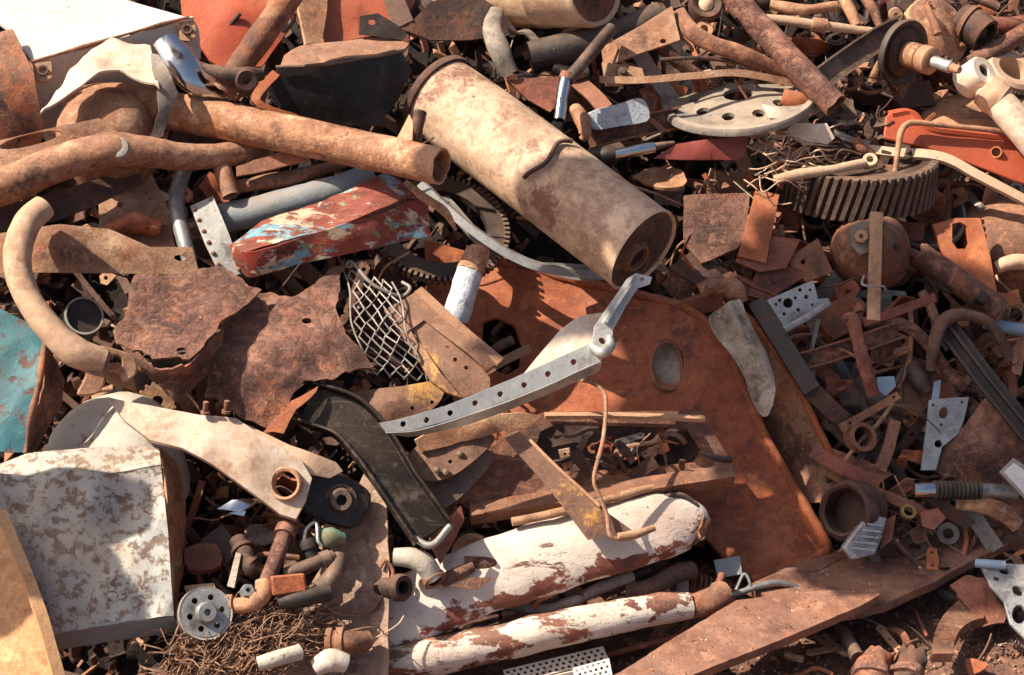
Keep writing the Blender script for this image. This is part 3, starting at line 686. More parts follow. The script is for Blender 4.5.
m = Mesh(); m.plate([(271, 576, 132), (305, 573, 132), (308, 592, 128), (273, 596, 128)], th=12, crump=1, grid=6); one('steel_block', 'small square orange rusty steel block among pipe fittings', 'block', m, MAT['rust_orange'], bevel=2)
fit('pipe_nipple', 'dark horizontal pipe nipple directly below the square orange block', 'pipe fitting', [(278, 602, 118), (304, 598, 122), (329, 592, 118)], [8, 9, 9], 'black_metal')
fit('bent_fitting', 'dark curved pipe bend at right of the square orange block', 'pipe fitting', [(318, 590, 114), (328, 582, 118), (336, 570, 118), (340, 556, 114)], [9.5, 9.5, 9, 8.5], 'brown_worn')
fit('threaded_pipe', 'grey brown threaded pipe piece lying above square orange block', 'pipe fitting', [(285, 574, 112), (308, 566, 118), (333, 556, 118)], [6.5, 7, 6.5], 'brown_worn', collars=[(.85, 8.5, 5)])
fit('pipe_elbow', 'rusty brown pipe elbow with flange left of the square orange block', 'pipe fitting', [(226, 606, 112), (248, 604, 118), (262, 596, 120), (264, 582, 118)], [8, 8.5, 9, 9], 'rust_tan', collars=[(.05, 11, 4), (.5, 10, 4)])
m = Mesh(); m.tube([(240, 550, 94), (250, 566, 98), (262, 572, 96)], [5, 12, 8], dent=4, seg=14); one('scrap_nut', 'dark lumpy coupling in the shade right of white dented box', 'coupling', m, MAT['rust_dark'])
fit('pipe_coupling', 'dark rusty coupling with ribs in the gap above pulley wheel', 'pipe fitting', [(238, 540, 84), (246, 556, 92), (252, 572, 92)], [9, 10, 9], 'rust_dark', collars=[(.3, 12, 2), (.7, 12, 2)])
m = Mesh(); m.lathe((247, 591, 122), (.3, .3, .9), [(2.5, 0), (2.5, 6), (6.5, 6), (7, 0), (7, -8)], seg=6); one('hex_nut', 'small grey hexagon nut just right of the silver pulley', 'nut', m, MAT['galvanised'])
m = Mesh(); m.plate([(227, 586, 96), (236, 552, 102), (241, 554, 104), (234, 588, 100)], th=4, crump=.6); one('flat_key', 'small dull grey flat bar standing above the pulley', 'bar', m, MAT['worn_steel'])
m = Mesh(); m.plate([(200, 540, 60), (222, 524, 66), (240, 546, 68), (226, 566, 66), (198, 556, 60)], th=5, crump=2); one('dark_flap', 'dark grey metal flap in deep shade right of white box', 'metal flap', m, MAT['black_metal'])
m = Mesh(); m.plate([(186, 548, 72), (216, 544, 76), (220, 566, 76), (190, 570, 72)], th=16, sm=3, crump=1); one('brick_lump', 'dull reddish lump in shadow beside the white dented box', 'scrap lump', m, MAT['rust_red'])
t = thing('chrome_badge', 'bright chrome pointed trim piece under the cream control arm', 'trim', (236, 508, 84))
m = Mesh(); m.plate([(217, 509, 98), (232, 500, 102), (253, 498, 104), (252, 505, 104), (240, 512, 102), (228, 510, 100)], th=4, ctrl=[(236, 505, 106)]); part('blade', m, MAT['chrome'], t)
m = Mesh(); m.plate([(228, 513, 94), (246, 511, 98), (244, 516, 96)], th=3); part('tip', m, MAT['chrome'], t)
t = thing('gate_valve', 'green brass valve body with grey wire bail beneath black bracket', 'valve', (330, 545, 104))
m = Mesh(); m.tube([(318, 536, 110), (330, 538, 116), (343, 540, 114)], [8, 11, 8], dent=1.5, seg=16); part('body', m, MAT['green_brass'], t)
m = Mesh(); m.tube([(305, 548, 108), (306, 530, 118), (316, 523, 122), (318, 540, 122), (322, 546, 120)], 1.8, seg=8); part('bail', m, MAT['galvanised'], t)
fit('pipe_tee', 'stubby grey pipe tee piece left of the green valve', 'pipe fitting', [(300, 532, 100), (308, 544, 106), (312, 558, 104)], [8, 9, 8], 'black_metal', collars=[(.5, 11, 5)])
fit('white_tube', 'small white plastic tube lying at bottom edge in rope fibre', 'tube', [(258, 664, 126), (278, 658, 128), (300, 652, 124)], [7.5, 8, 8], 'white_barrel', dent=.3)
m = Mesh(); m.tube([(314, 668, 116), (330, 660, 120), (346, 664, 118)], [8, 12, 9], dent=3, seg=14); one('cement_lump', 'pale crusty lump below the ringed pipe nipple', 'scrap lump', m, MAT['white_barrel'])
fit('ringed_nipple', 'brown threaded pipe nipple with raised rings at bottom of board', 'pipe fitting', [(328, 642, 106), (348, 642, 112), (369, 640, 108)], [12, 12, 9], 'rust_brown', collars=[(.05, 14, 3), (.32, 14.5, 3.5)])
m = Mesh(); m.tube([(312, 614, 98), (340, 609, 100), (366, 613, 98), (382, 596, 96), (393, 574, 98), (386, 561, 100), (380, 568, 100)], 1.9, seg=8, n=8); one('bent_wire', 'thin brown wire hooked over the edge of dirty beige board', 'wire', m, MAT['rust_brown'])
m = Mesh(); m.tube([(336, 662, 110), (372, 640, 108), (396, 626, 104), (404, 616, 100)], .9, seg=6); one('thin_wire', 'very thin pale wire crossing dirty beige board at bottom', 'wire', m, MAT['tan_dusty'])
# fittings right of the board
t = thing('white_elbow', 'white flaking painted pipe elbow on the big white peeling board', 'pipe fitting', (420, 580, 80), lm=(415, 562, 'white pipe elbow'))
m = Mesh(); m.tube([(394, 557, 104), (410, 558, 108), (424, 564, 108), (434, 578, 102)], [9, 10.5, 11.5, 10], seg=20, hollow=2, dent=1, n=8); part('elbow', m, MAT['white_barrel'], t)
m = Mesh(); m.lathe((434, 579, 102), (.5, -.7, .5), [(7, -3), (12, -3), (12.5, 3), (7, 3)], seg=20); part('end_band', m, MAT['rust_brown'], t)
fit('pipe_stub', 'thin purple brown tube right of the white pipe elbow', 'tube', [(442, 581, 92), (456, 574, 94), (472, 566, 92)], [6.5, 6.5, 6], 'rust_purple')
fit('round_bar', 'orange brown round bar lying on white board above flat rust plate', 'bar', [(464, 563, 86), (486, 564, 88), (509, 565, 84)], [7, 7.5, 6.5], 'rust_brown', hollow=0)
m = Mesh(); m.plate([(450, 586, 106), (472, 577, 108), (496, 578, 106), (476, 590, 106)], th=3, crump=1); one('rust_flake', 'flat reddish rust plate lying on big white peeling board', 'metal plate', m, MAT['rust_purple'])
t = thing('pipe_flange', 'dark round pipe flange with open bore under white elbow', 'flange', (400, 600, 74))
m = Mesh(); m.lathe((398, 588, 106), (.72, .1, .68), [(7, 8), (12, 9), (14, 6), (14, 0), (10, -2), (12, -26), (0, -26)], seg=26, dent=.7); part('flange_body', m, MAT['rust_dark'], t)
m = Mesh(); m.lathe((398, 588, 106), (.72, .1, .68), [(7, 7), (7, -8), (0, -8)], seg=20); part('bore', m, MAT['black_metal'], t)
# polished black channel
t = thing('steel_channel', 'dark polished steel channel sloping down between plates and board', 'channel', (400, 520, 90), lm=(375, 455, 'dark polished channel'))
q = 24; U_prof = [(-q, 12), (-q + 4, 12), (-q + 4, 2), (q - 4, 2), (q - 4, 12), (q, 12), (q, -2), (-q, -2)]
m = Mesh(); m.sweep([(306, 404, 96), (345, 418, 104), (372, 446, 110), (400, 488, 116), (432, 534, 118)], U_prof, up=(F + R * .25 + U * .3).normalized(), n=9, wob=.8, scale=[.95, 1, 1, .9, .95]); part('channel', m, MAT['worn_black'], t, bevel=1.2)
m = Mesh(); m.tube([(414, 538, 120), (432, 545, 124), (450, 526, 124)], [3, 4, 3], seg=10, dent=1.5); part('end_lip', m, MAT['galvanised'], t)
m = Mesh(); m.plate([(430, 540, 92), (452, 515, 98), (461, 506, 98), (464, 520, 96), (452, 545, 92), (440, 566, 88)], th=4, crump=4, rag=3); one('torn_flap', 'ragged orange torn flap at foot of dark polished channel', 'metal flap', m, MAT['rust_red'])
# ------------------------------------------------------------------ centre
# orange background sheets at the top
m = Mesh(); m.plate([(176, -40, 40), (262, -40, 40), (300, -20, 44), (296, 20, 46), (262, 66, 40), (214, 66, 38), (196, 40, 40), (182, 14, 42)], th=4, crump=2.5, cf=6, ctrl=[(235, 15, 52)]); one('orange_sheet', 'bright orange painted sheet behind the diagonal rusty pipe at top', 'metal sheet', m, MAT['red_sheet'], lm=(230, 25, 'bright orange sheet'))
m = Mesh(); m.plate([(326, -40, 34), (430, -40, 30), (412, 8, 36), (372, 36, 40), (326, 44, 40), (318, 10, 40)], th=4, crump=2.5, cf=6); one('rusty_sheet', 'reddish brown sheet right of the tan folded post at top', 'metal sheet', m, MAT['red_sheet'])
m = Mesh(); m.plate([(304, -40, 52), (330, -40, 46), (327, 10, 52), (322, 42, 54), (306, 44, 58), (298, 10, 60)], th=5, crump=2.5); one('folded_post', 'narrow tan folded metal post between orange sheets at top', 'metal post', m, MAT['rust_tan'])
m = Mesh(); m.tube([(222, 92, 104), (250, 52, 118), (278, 12, 128), (312, -42, 140)], [12.5, 13, 13.5, 13.5], seg=24, hollow=2, dent=1.6, rag=2); one('diagonal_pipe', 'rough dark rusty pipe leaning diagonally up to the top edge', 'pipe', m, MAT['rust_brown'], lm=(260, 40, 'diagonal rusty pipe'))
t = thing('hinge_lug', 'dark greasy hinge lug at foot of the diagonal rusty pipe', 'hinge', (230, 90, 100))
m = Mesh(); m.tube([(204, 66, 118), (222, 74, 122), (246, 76, 124), (262, 74, 120)], [5, 8, 9, 6], seg=14, dent=3); part('arm', m, MAT['rust_dark'], t)
m = Mesh(); m.lathe((246, 80, 126), (.3, -.2, .93), [(4, -6), (4, 5), (10, 6), (12, 2), (12, -6)], seg=20, dent=1.2); part('eye', m, MAT['rust_dark'], t)
# oil pan
t = thing('oil_pan', 'black oily sump pan with dusty top behind the big muffler', 'oil pan', (340, 110, 50), lm=(335, 90, 'black oil pan'))
m = Mesh(); m.plate([(280, 66, 74), (284, 56, 66), (300, 47, 58), (345, 41, 54), (392, 36, 54), (409, 44, 62), (400, 52, 72), (360, 58, 80), (318, 64, 84)], th=3, crump=3, ctrl=[(340, 50, 74)]); part('top', m, MAT['rust_brown'], t)
m = Mesh(); m.plate([(279, 67, 74), (318, 65, 85), (360, 59, 81), (402, 51, 74), (412, 70, 64), (398, 100, 52), (376, 126, 48), (340, 126, 48), (304, 118, 46), (274, 104, 52), (268, 88, 60)], th=3, crump=4, ctrl=[(340, 90, 74)]); part('side', m, MAT['oily_black'], t)
m = Mesh(); m.tube([(276, 67, 77), (318, 65, 88), (360, 59, 84), (404, 50, 76)], 2, seg=8, dent=1); part('rim', m, MAT['brown_worn'], t)
m = Mesh(); m.bar([(276, 72, 70), (256, 96, 72), (266, 108, 70), (306, 122, 64)], 9, 4, wob=2); one('frame_offcut', 'rusty dark bent frame strip left below the black oil pan', 'metal strip', m, MAT['rust_orange'])
m = Mesh(); m.plate([(359, 34, 60), (360, 16, 66), (378, 13, 68), (396, 24, 66), (408, 34, 62), (402, 40, 60)], th=4, holes=[(372, 22, 4, 3)], crump=1.5); one('dark_lug', 'dark lug plate with hole poking above the black oil pan', 'lug', m, MAT['black_metal'])
m = Mesh(); m.plate([(404, 30, 48), (430, 2, 56), (470, -10, 60), (500, 10, 56), (520, 34, 50), (470, 40, 46), (430, 40, 46)], th=4, crump=2); one('dark_plate', 'dark brown plate under the tan top barrel beside muffler rim', 'metal plate', m, MAT['rust_dark'])
# tan barrel on the top edge
t = thing('top_barrel', 'tan dusty metal barrel cut by the top edge above the muffler', 'barrel', (530, 20, 60), lm=(510, 10, 'tan top barrel'))
c0 = (594, -14, 96); ax = cam_dir((.74, -.10, .66))
m = Mesh(); m.lathe(c0, ax, [(36, 0), (40, 3), (42, 0), (42, -60), (43, -62), (42, -64), (41, -130), (36, -210), (0, -212)], seg=40, dent=2); part('shell', m, MAT['tan_dusty'], t)
m = Mesh(); m.lathe(c0, ax, [(0, -3), (20, -3), (37, -1), (37, -6), (0, -8)], seg=40, dent=1); part('end_cap', m, MAT['rust_brown'], t)
# muffler
t = thing('muffler', 'big dented tan cylindrical muffler with round outlet hole facing right', 'muffler', (560, 240, 60), lm=(545, 160, 'big tan muffler'))
c0 = P(644, 251, 158); ax = cam_dir((.69, -.56, .46)); k0 = S(c0)
m = Mesh(); m.lathe(c0, ax, [(44, -3), (46.5, 0), (47.5, -3), (46.5, -6), (46.5, -150), (46, -240), (45.5, -300), (45.5, -306)], seg=56, dent=1.6); part('shell', m, MAT['muffler_skin'], t)
m = Mesh(); m.lathe(c0, ax, [(0, -6), (20, -5), (40, -4), (44.5, -3), (44.5, -8), (0, -11)], seg=48, dent=1); part('end_cap', m, MAT['brown_worn'], t)
xr = (R - ax * R.dot(ax)).normalized(); yr = ax.cross(xr)
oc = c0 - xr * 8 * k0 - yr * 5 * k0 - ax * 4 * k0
m = Mesh(); m.lathe(oc, ax, [(12, -6), (12, 5), (14, 5.5), (16, 2), (18, -1)], seg=28); part('outlet_collar', m, MAT['rust_brown'], t)
m = Mesh(); m.lathe(oc, ax, [(0, .2), (12, .2), (12, -1), (0, -1)], seg=24); part('outlet_shade', m, MAT['oily_black'], t)  # black disc in the outlet, the hole's shade put into its colour
m = Mesh(); m.lathe(c0, ax, [(44, -300), (48.5, -300), (49.5, -304), (48.5, -308), (44, -308)], seg=56, dent=.8); part('rear_rim', m, MAT['rust_dark'], t)
m = Mesh(); m.lathe(c0, ax, [(0, -303), (44, -302), (44, -305), (0, -306)], seg=40); part('rear_cap', m, MAT['tan_dusty'], t)
m = Mesh(); pts = []
for i in range(12):
    a = rad(62 + 78 * i / 11)
    pts.append(c0 - ax * (128 + 5 * math.sin(i * .7)) * k0 + (xr * math.cos(a) + yr * math.sin(a)) * 51 * k0)
m.tube(pts, 2.6, seg=10, n=2, dent=.5); part('hanger_ring', m, MAT['rust_dark'], t)
# trims below the muffler
t = thing('ring_gear', 'dark toothed flywheel ring edge peeping under the big muffler', 'gear', (480, 215, 40))
m = Mesh(); gc = (440, 226, 30); gax = cam_dir((.15, .62, .77)); m.lathe(gc, gax, [(48, 0), (66, 0), (66, -8), (48, -8), (48, 0)], seg=60); part('ring', m, MAT['black_metal'], t)
m = Mesh(); cc = V(gc); kk = S(cc); gx_ = gax.orthogonal().normalized(); gy_ = gax.cross(gx_)
for i in range(72):
    a = 2 * math.pi * i / 72; d = gx_ * math.cos(a) + gy_ * math.sin(a); tt = gax.cross(d)
    m.box(cc + d * 68 * kk - gax * 4 * kk, d, tt, gax, 3, 1.6, 4)
part('teeth', m, MAT['brown_worn'], t)
m = Mesh(); m.sweep([(420, 184, 64), (452, 214, 68), (482, 238, 70), (515, 258, 70), (550, 270, 68), (606, 276, 60)], [(-4, 4), (4, 2), (6, -4), (4, -4), (2, 0), (-4, 2)], n=7, wob=.6); one('trim_strip', 'long thin grey trim strip curving below the big muffler', 'trim', m, MAT['galvanised'])
m = Mesh(); m.plate([(545, 262, 56), (606, 266, 58), (612, 280, 56), (575, 280, 54), (552, 275, 52)], th=3, holes=[(572, 271, 5, 1.6), (594, 273, 4, 1.6)]); one('slotted_strip', 'pale blue slotted strip wedged below the muffler outlet end', 'metal strip', m, MAT['galvanised'])
# the big orange panels
t = thing('shaped_sheet', 'large orange rusty steel panel with oval hole beneath the muffler', 'steel panel', (760, 560, 40), lm=(660, 420, 'large orange panel'))
ow = [(424, 240, -6), (478, 254, 0), (520, 266, 8), (568, 278, 18), (612, 292, 30), (660, 300, 44), (692, 312, 54), (716, 332, 58), (734, 366, 56), (762, 430, 48), (800, 498, 38), (825, 540, 30), (822, 552, 28), (790, 566, 24), (752, 580, 20), (738, 574, 18), (690, 522, 20), (560, 470, 14), (470, 440, -6), (430, 340, -10)]
m = Mesh(); m.plate(ow, th=7, holes=[(667, 366, 15, 23, -8), [(484, 322), (496, 318), (514, 326), (521, 345), (519, 368), (506, 376), (490, 368), (482, 345)]], ctrl=[(600, 380, 24), (700, 430, 46), (520, 400, 6), (640, 330, 36)], crump=2.4, crease=2, cf=6, grid=10); part('sheet', m, MAT['orange_sheet'], t, bevel=1.5)
m = Mesh(); m.tube([(478, 254, 1), (568, 278, 19), (660, 300, 44), (692, 312, 54), (716, 332, 58), (734, 366, 56), (762, 430, 48), (800, 498, 38), (825, 541, 30), (822, 553, 28), (790, 567, 24), (752, 581, 20)], 5.0, seg=12, n=6, dent=1.8); part('rolled_edge', m, MAT['rust_orange'], t)  # brighter orange stands in for sun catching this edge
m = Mesh(); m.tube([(682, 370, 46), (680, 384, 46), (668, 390, 46), (656, 384, 46), (651, 366, 46), (656, 348, 46), (668, 342, 46), (678, 350, 46), (682, 370, 46)], 1.8, seg=8, n=5); part('hole_lip', m, MAT['rust_brown'], t)
m = Mesh(); m.plate([(636, 334, 20), (704, 336, 40), (698, 402, 36), (640, 398, 20)], th=3, crump=2.5); one('pale_sheet', 'pale sheet showing through the oval hole of the orange panel', 'metal sheet', m, MAT['cream'])
t = thing('narrow_sheet', 'narrower brown panel leaning behind right edge of large orange panel', 'steel panel', (815, 505, 30), lm=(775, 400, 'narrow leaning panel'))
m = Mesh(); m.plate([(690, 288, 14), (712, 284, 22), (742, 312, 50), (768, 340, 60), (796, 382, 64), (820, 432, 60), (838, 470, 54), (840, 484, 50), (820, 502, 36), (800, 504, 20), (765, 440, 0), (736, 380, 2), (704, 310, 8)], th=6, crump=2.2, ctrl=[(786, 400, 52), (760, 400, 22)]); part('sheet', m, MAT['plate_tan'], t, bevel=1.5)
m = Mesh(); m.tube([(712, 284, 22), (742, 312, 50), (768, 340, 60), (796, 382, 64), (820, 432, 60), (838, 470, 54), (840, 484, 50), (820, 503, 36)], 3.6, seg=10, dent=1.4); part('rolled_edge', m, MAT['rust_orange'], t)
# silver drilled bracket
t = thing('drilled_bracket', 'bright silver angled bracket with row of holes over orange panel', 'bracket', (500, 400, 120), lm=(520, 385, 'bright silver bracket'))
m = Mesh(); m.plate([(379, 423, 146), (396, 420, 148), (446, 406, 152), (512, 379, 158), (560, 357, 162), (594, 342, 164), (604, 350, 164), (602, 360, 162), (545, 386, 156), (470, 414, 148), (410, 431, 144), (386, 432, 142)], th=3, holes=[(403, 424, 3), (426, 420, 3), (450, 413, 3), (475, 403, 3), (500, 394, 3), (524, 385, 3), (548, 374, 3.2), (574, 362, 3.2)], crump=.4, grid=7); part('lower_arm', m, MAT['bright_bracket'], t)
m = Mesh(); m.plate([(386, 433, 142), (410, 432, 144), (470, 415, 148), (545, 387, 156), (602, 361, 162), (600, 370, 150), (590, 376, 146), (545, 396, 142), (470, 424, 136), (408, 437, 134)], th=3, crump=.4, grid=7); part('lower_flange', m, MAT['galvanised'], t)
m = Mesh(); m.plate([(592, 344, 165), (595, 326, 168), (610, 304, 172), (628, 278, 176), (636, 273, 178), (652, 277, 178), (650, 284, 176), (638, 288, 174), (626, 306, 172), (613, 330, 168), (612, 344, 166), (604, 352, 164)], th=4, holes=[(602, 341, 4, 3, 40), (642, 279, 2)], crump=.6, grid=6); part('upper_arm', m, MAT['bright_bracket'], t)
m = Mesh(); m.bar([(606, 322, 176), (620, 300, 180), (636, 276, 184)], 3, 8, n=4); part('upper_flange', m, MAT['galvanised'], t)
m = Mesh(); m.tube([(592, 346, 166), (602, 352, 172), (610, 346, 172), (610, 336, 170)], [5, 6, 6, 4], seg=12, dent=1.5); part('joint', m, MAT['bright_bracket'], t)
m = Mesh(); m.plate([(520, 378, 118), (536, 358, 126), (560, 330, 134), (580, 315, 136), (604, 312, 134), (600, 330, 138), (594, 344, 140), (560, 360, 134)], th=3, crump=2.5); one('triangular_sheet', 'tan triangular sheet propped behind the bright silver bracket', 'metal sheet', m, MAT['cream'])
m = Mesh(); m.tube([(560, 384, 120), (582, 380, 140), (600, 388, 148), (606, 402, 150), (603, 440, 146), (594, 478, 140), (600, 496, 136), (607, 515, 132), (611, 536, 128), (630, 538, 124), (652, 529, 120)], 2.2, seg=9, n=7, dent=.4); one('hooked_rod', 'thin rusty hooked rod bending down from silver bracket to white board', 'rod', m, MAT['rust_tan'])
m = Mesh(); m.tube([(618, 536, 128), (634, 535, 127), (654, 528, 123)], [3, 4.2, 3.4], seg=10, dent=1.5); one('straw_wrap', 'small straw coloured twisted wrap at the foot of hooked rod', 'wrap', m, MAT['wood'])
# leaf plates with yellow paint
t = thing('yellow_plate', 'brown bent plate with yellow paint chips right of wire mesh', 'metal plate', (450, 400, 80), lm=(445, 340, 'yellow chipped plate'))
m = Mesh(); m.plate([(384, 310, 96), (402, 300, 98), (418, 290, 98), (460, 328, 108), (500, 361, 114), (486, 371, 114), (478, 362, 118), (445, 336, 112), (424, 320, 106), (410, 330, 104), (425, 350, 108), (440, 372, 112), (462, 398, 108), (446, 392, 106), (430, 380, 104), (405, 340, 98)], th=4, crump=1.2, holes=[(437, 343, 2), (450, 353, 2)]); part('flange', m, MAT['yellow_chip'], t)
m = Mesh(); m.plate([(408, 330, 100), (426, 318, 104), (446, 336, 108), (478, 363, 112), (490, 378, 112), (490, 388, 110), (462, 398, 104), (440, 374, 106), (424, 350, 104)], th=4, crump=1.5, holes=[(447, 348, 2), (455, 360, 2.2), (466, 368, 2.2)]); part('web', m, MAT['yellow_chip'], t)
m = Mesh(); m.bar([(418, 289, 100), (460, 327, 110), (501, 361, 116)], 11, 4, up=(F * .6 + U * .8).normalized()); part('edge', m, MAT['plate_tan'], t)
m = Mesh(); m.plate([(338, 398, 88), (368, 390, 94), (402, 386, 98), (441, 381, 100), (442, 398, 100), (424, 414, 98), (398, 420, 96), (370, 420, 92), (345, 410, 88)], th=4, ctrl=[(390, 402, 106)], holes=[(374, 414, 2), (412, 409, 2), (432, 402, 2)], crump=1.5, sm=3); one('leaf_plate', 'curved brown leaf plate with yellow smears above silver bracket end', 'metal plate', m, MAT['yellow_chip'])
t = thing('wire_mesh', 'bent rusty wire mesh panel beside the large crumpled plate', 'wire mesh', (380, 380, 60), lm=(375, 330, 'bent wire mesh'))
m = Mesh()
def mp(a, b):   # a along, b across, 0..1
    x = 342 + 50 * b + (24 + 10 * b) * a; y = 268 + 14 * b + 106 * a - 6 * a * b
    return (x + 3 * math.sin(a * 9), y, 84 + 20 * math.sin(a * 2.6) + 16 * b * (1 - a) + 5 * noise.noise(Vector((a * 7, b * 7, 1))))
for b in (0, 1): m.tube([mp(i / 8, b) for i in range(9)], 1.0, seg=7, n=3)
for c_ in range(1, 9):
    pts = []
    for r_ in range(15):
        b_ = c_ / 9 + (.062 if (r_ + c_) % 2 else -.062)
        pts.append(mp(r_ / 14, max(0, min(1, b_))))
    pts = [(x_ + 3 * noise.noise(Vector((x_ * .05, c_, 2))), y_ + 3 * noise.noise(Vector((c_, y_ * .05, 5))), h_ + 5 * noise.noise(Vector((c_ * 3, y_ * .04, 7)))) for x_, y_, h_ in pts]
    m.tube(pts, .95, seg=6, n=1, straight=True)
part('mesh', m, MAT['grey_steel'], t)
m = Mesh(); m.tube([(344, 268, 84), (352, 262, 96), (372, 284, 102), (400, 296, 98), (410, 288, 96), (402, 282, 92)], 1.8, seg=8); part('rim_wire', m, MAT['grey_steel'], t)
t = thing('whitened_tube', 'short crusty white tube standing in dark gap above yellow chipped plate', 'tube', (457, 318, 60), lm=(466, 285, 'crusty white tube'))
m = Mesh(); m.tube([(455, 318, 66), (462, 296, 78), (470, 270, 86)], [13.5, 13.5, 13], seg=20, hollow=2, dent=2); part('body', m, MAT['white_rough'], t)
m = Mesh(); m.tube([(470, 271, 86), (474, 262, 88), (478, 251, 88)], [13.2, 13, 12], seg=20, hollow=2, dent=2.5, rag=5); part('broken_end', m, MAT['rust_tan'], t)
m = Mesh(); m.tube([(492, 352, 20), (500, 346, 30), (512, 340, 30)], 5, seg=12, hollow=1.2); one('dark_tube', 'dark pipe end inside the left slot of orange panel', 'tube', m, MAT['brown_worn'])
m = Mesh(); m.bar([(484, 372, 24), (505, 360, 28), (530, 348, 26)], 9, 5); one('slat_offcut', 'tan slat end inside the left slot of orange panel', 'slat', m, MAT['wood'])
# leaf spring plates
t = thing('leaf_pack', 'pair of riveted grey brown leaf plates left of pressed frame', 'leaf spring', (450, 500, 70), lm=(445, 465, 'riveted leaf plates'))
m = Mesh(); m.plate([(408, 458, 92), (424, 440, 98), (446, 424, 102), (480, 428, 104), (494, 436, 102), (490, 446, 102), (462, 470, 100), (440, 480, 98), (420, 478, 94)], th=5, holes=[(450, 462, 2)], crump=1.2, sm=3); part('upper_leaf', m, MAT['yellow_chip'], t)
m = Mesh(); m.plate([(424, 480, 84), (452, 476, 90), (488, 450, 94), (491, 464, 92), (462, 496, 88), (440, 510, 84), (426, 500, 82)], th=5, crump=1, sm=3); part('lower_leaf', m, MAT['brown_worn'], t)
for (x, y) in ((437, 470), (446, 472), (460, 454), (478, 440)):
    m = Mesh(); m.lathe((x, y, 103), (.05, .1, .99), [(3.6, -2), (3.4, .8), (1.6, 2), (0, 2.2)], seg=12); part('rivet', m, MAT['brown_worn'], t)
# pressed frame bracket
t = thing('pressed_bracket', 'pressed brown steel frame with long window opening below silver bracket', 'frame bracket', (600, 510, 60), lm=(620, 455, 'pressed steel frame'))
m = Mesh(); m.plate([(452, 496, 70), (476, 462, 78), (498, 440, 84), (520, 420, 92), (545, 412, 96), (620, 411, 102), (702, 411, 106), (716, 436, 104), (735, 466, 102), (730, 480, 98), (690, 488, 92), (630, 494, 86), (560, 506, 78), (510, 514, 72), (470, 510, 68)], th=8, holes=[[(540, 432), (556, 424), (686, 428), (702, 450), (694, 462), (640, 468), (580, 472), (544, 474), (532, 460)]], crump=1.6, grid=8); part('web', m, MAT['rust_brown'], t, bevel=2)
m = Mesh(); m.plate([(520, 426, 66), (560, 420, 72), (690, 422, 84), (710, 452, 86), (690, 474, 78), (560, 480, 64), (520, 470, 60)], th=3, crump=4); part('tray_floor', m, MAT['rust_dark'], t)
m = Mesh(); m.bar([(545, 414, 104), (620, 414, 110), (705, 417, 113)], 7, 4, up=(F * .5 + U * .86).normalized(), wob=.3); part('top_flange', m, MAT['rust_tan'], t)
m = Mesh(); m.sweep([(470, 508, 76), (580, 492, 88), (660, 480, 98), (733, 469, 104)], [(-9, 0), (-2, 1), (5, 0), (10, -4), (13, -10), (13, -18), (-9, -18)], up=(F * .8 + U * .6).normalized(), wob=.3); part('lower_flange', m, MAT['rust_brown'], t)
m = Mesh(); m.tube([(700, 452, 116), (716, 458, 118), (731, 460, 114)], [3, 4, 3], seg=10, dent=1.5); part('lug', m, MAT['black_metal'], t)
m = Mesh(); m.plate([(416, 440, 108), (440, 428, 112), (478, 416, 114), (520, 412, 114), (540, 416, 110), (530, 426, 108), (500, 432, 108), (470, 440, 106), (440, 448, 104), (420, 452, 102)], th=5, crump=3, rag=1.5, ctrl=[(480, 424, 118)]); one('bracket_tail', 'lumpy tan bracket tail just below the lower end of silver bracket', 'bracket', m, MAT['rust_tan'])
t = thing('flat_strap', 'brown flat strap with yellow paint leaning from frame to white board', 'strap', (600, 540, 90), lm=(560, 490, 'yellow flecked strap'))
m = Mesh(); m.plate([(503, 436, 122), (518, 430, 124), (530, 440, 124), (556, 468, 128), (598, 506, 128), (632, 530, 124), (612, 534, 122), (588, 540, 118), (570, 516, 120), (545, 484, 122), (520, 456, 120)], th=4, crump=1); part('strap', m, MAT['yellow_chip'], t)
m = Mesh(); m.bar([(528, 438, 128), (556, 466, 132), (600, 506, 132)], 3, 6, n=5); part('edge', m, MAT['plate_tan'], t)
m = Mesh(); m.tube([(512, 522, 92), (560, 512, 98), (610, 499, 98), (656, 486, 96)], [4.6, 5, 4.4, 3], seg=12, dent=1.2); one('wooden_stick', 'thin brown wooden stick on top edge of the white board', 'stick', m, MAT['wood'])
# white peeling boards
m = Mesh(); m.tube([(372, 626, 62), (424, 604, 70), (500, 572, 80), (600, 541, 88), (660, 527, 90), (690, 524, 88), (706, 530, 86)], [34, 35, 37, 36, 33, 26, 12], seg=30, n=8, flat=.42, up=(F + U * .3).normalized(), dent=3, rag=2)
t = thing('white_hull_board', 'wide white peeling board tapered to a rusty tip at right', 'board', (540, 580, 60), lm=(560, 560, 'wide white peeling board')); wear(part('board', m, MAT['white_chipped'], t), 30, 62, 30)
m = Mesh(); m.tube([(697, 527, 88), (703, 529, 87), (710, 534, 85)], [20, 15, 6], seg=22, flat=.46, up=(F + U * .3).normalized(), dent=3, rag=6); part('tip', m, MAT['rust_brown'], t)
t = thing('white_pole', 'round white peeling pole with rusty broken end at bottom centre', 'pole', (560, 640, 50), lm=(560, 630, 'round white peeling pole'))
m = Mesh(); m.tube([(372, 670, 58), (410, 662, 64), (500, 642, 74), (600, 620, 82), (690, 604, 84)], [20, 20, 19, 18, 14], seg=26, n=9, dent=2.6); wear(part('shaft', m, MAT['white_rusty'], t), 26, 0, 40, .8)
m = Mesh(); m.tube([(690, 604, 84), (706, 600, 84), (722, 592, 82)], [14, 14, 13], seg=24, hollow=2.5, dent=6, rag=9); part('broken_end', m, MAT['rust_brown'], t)
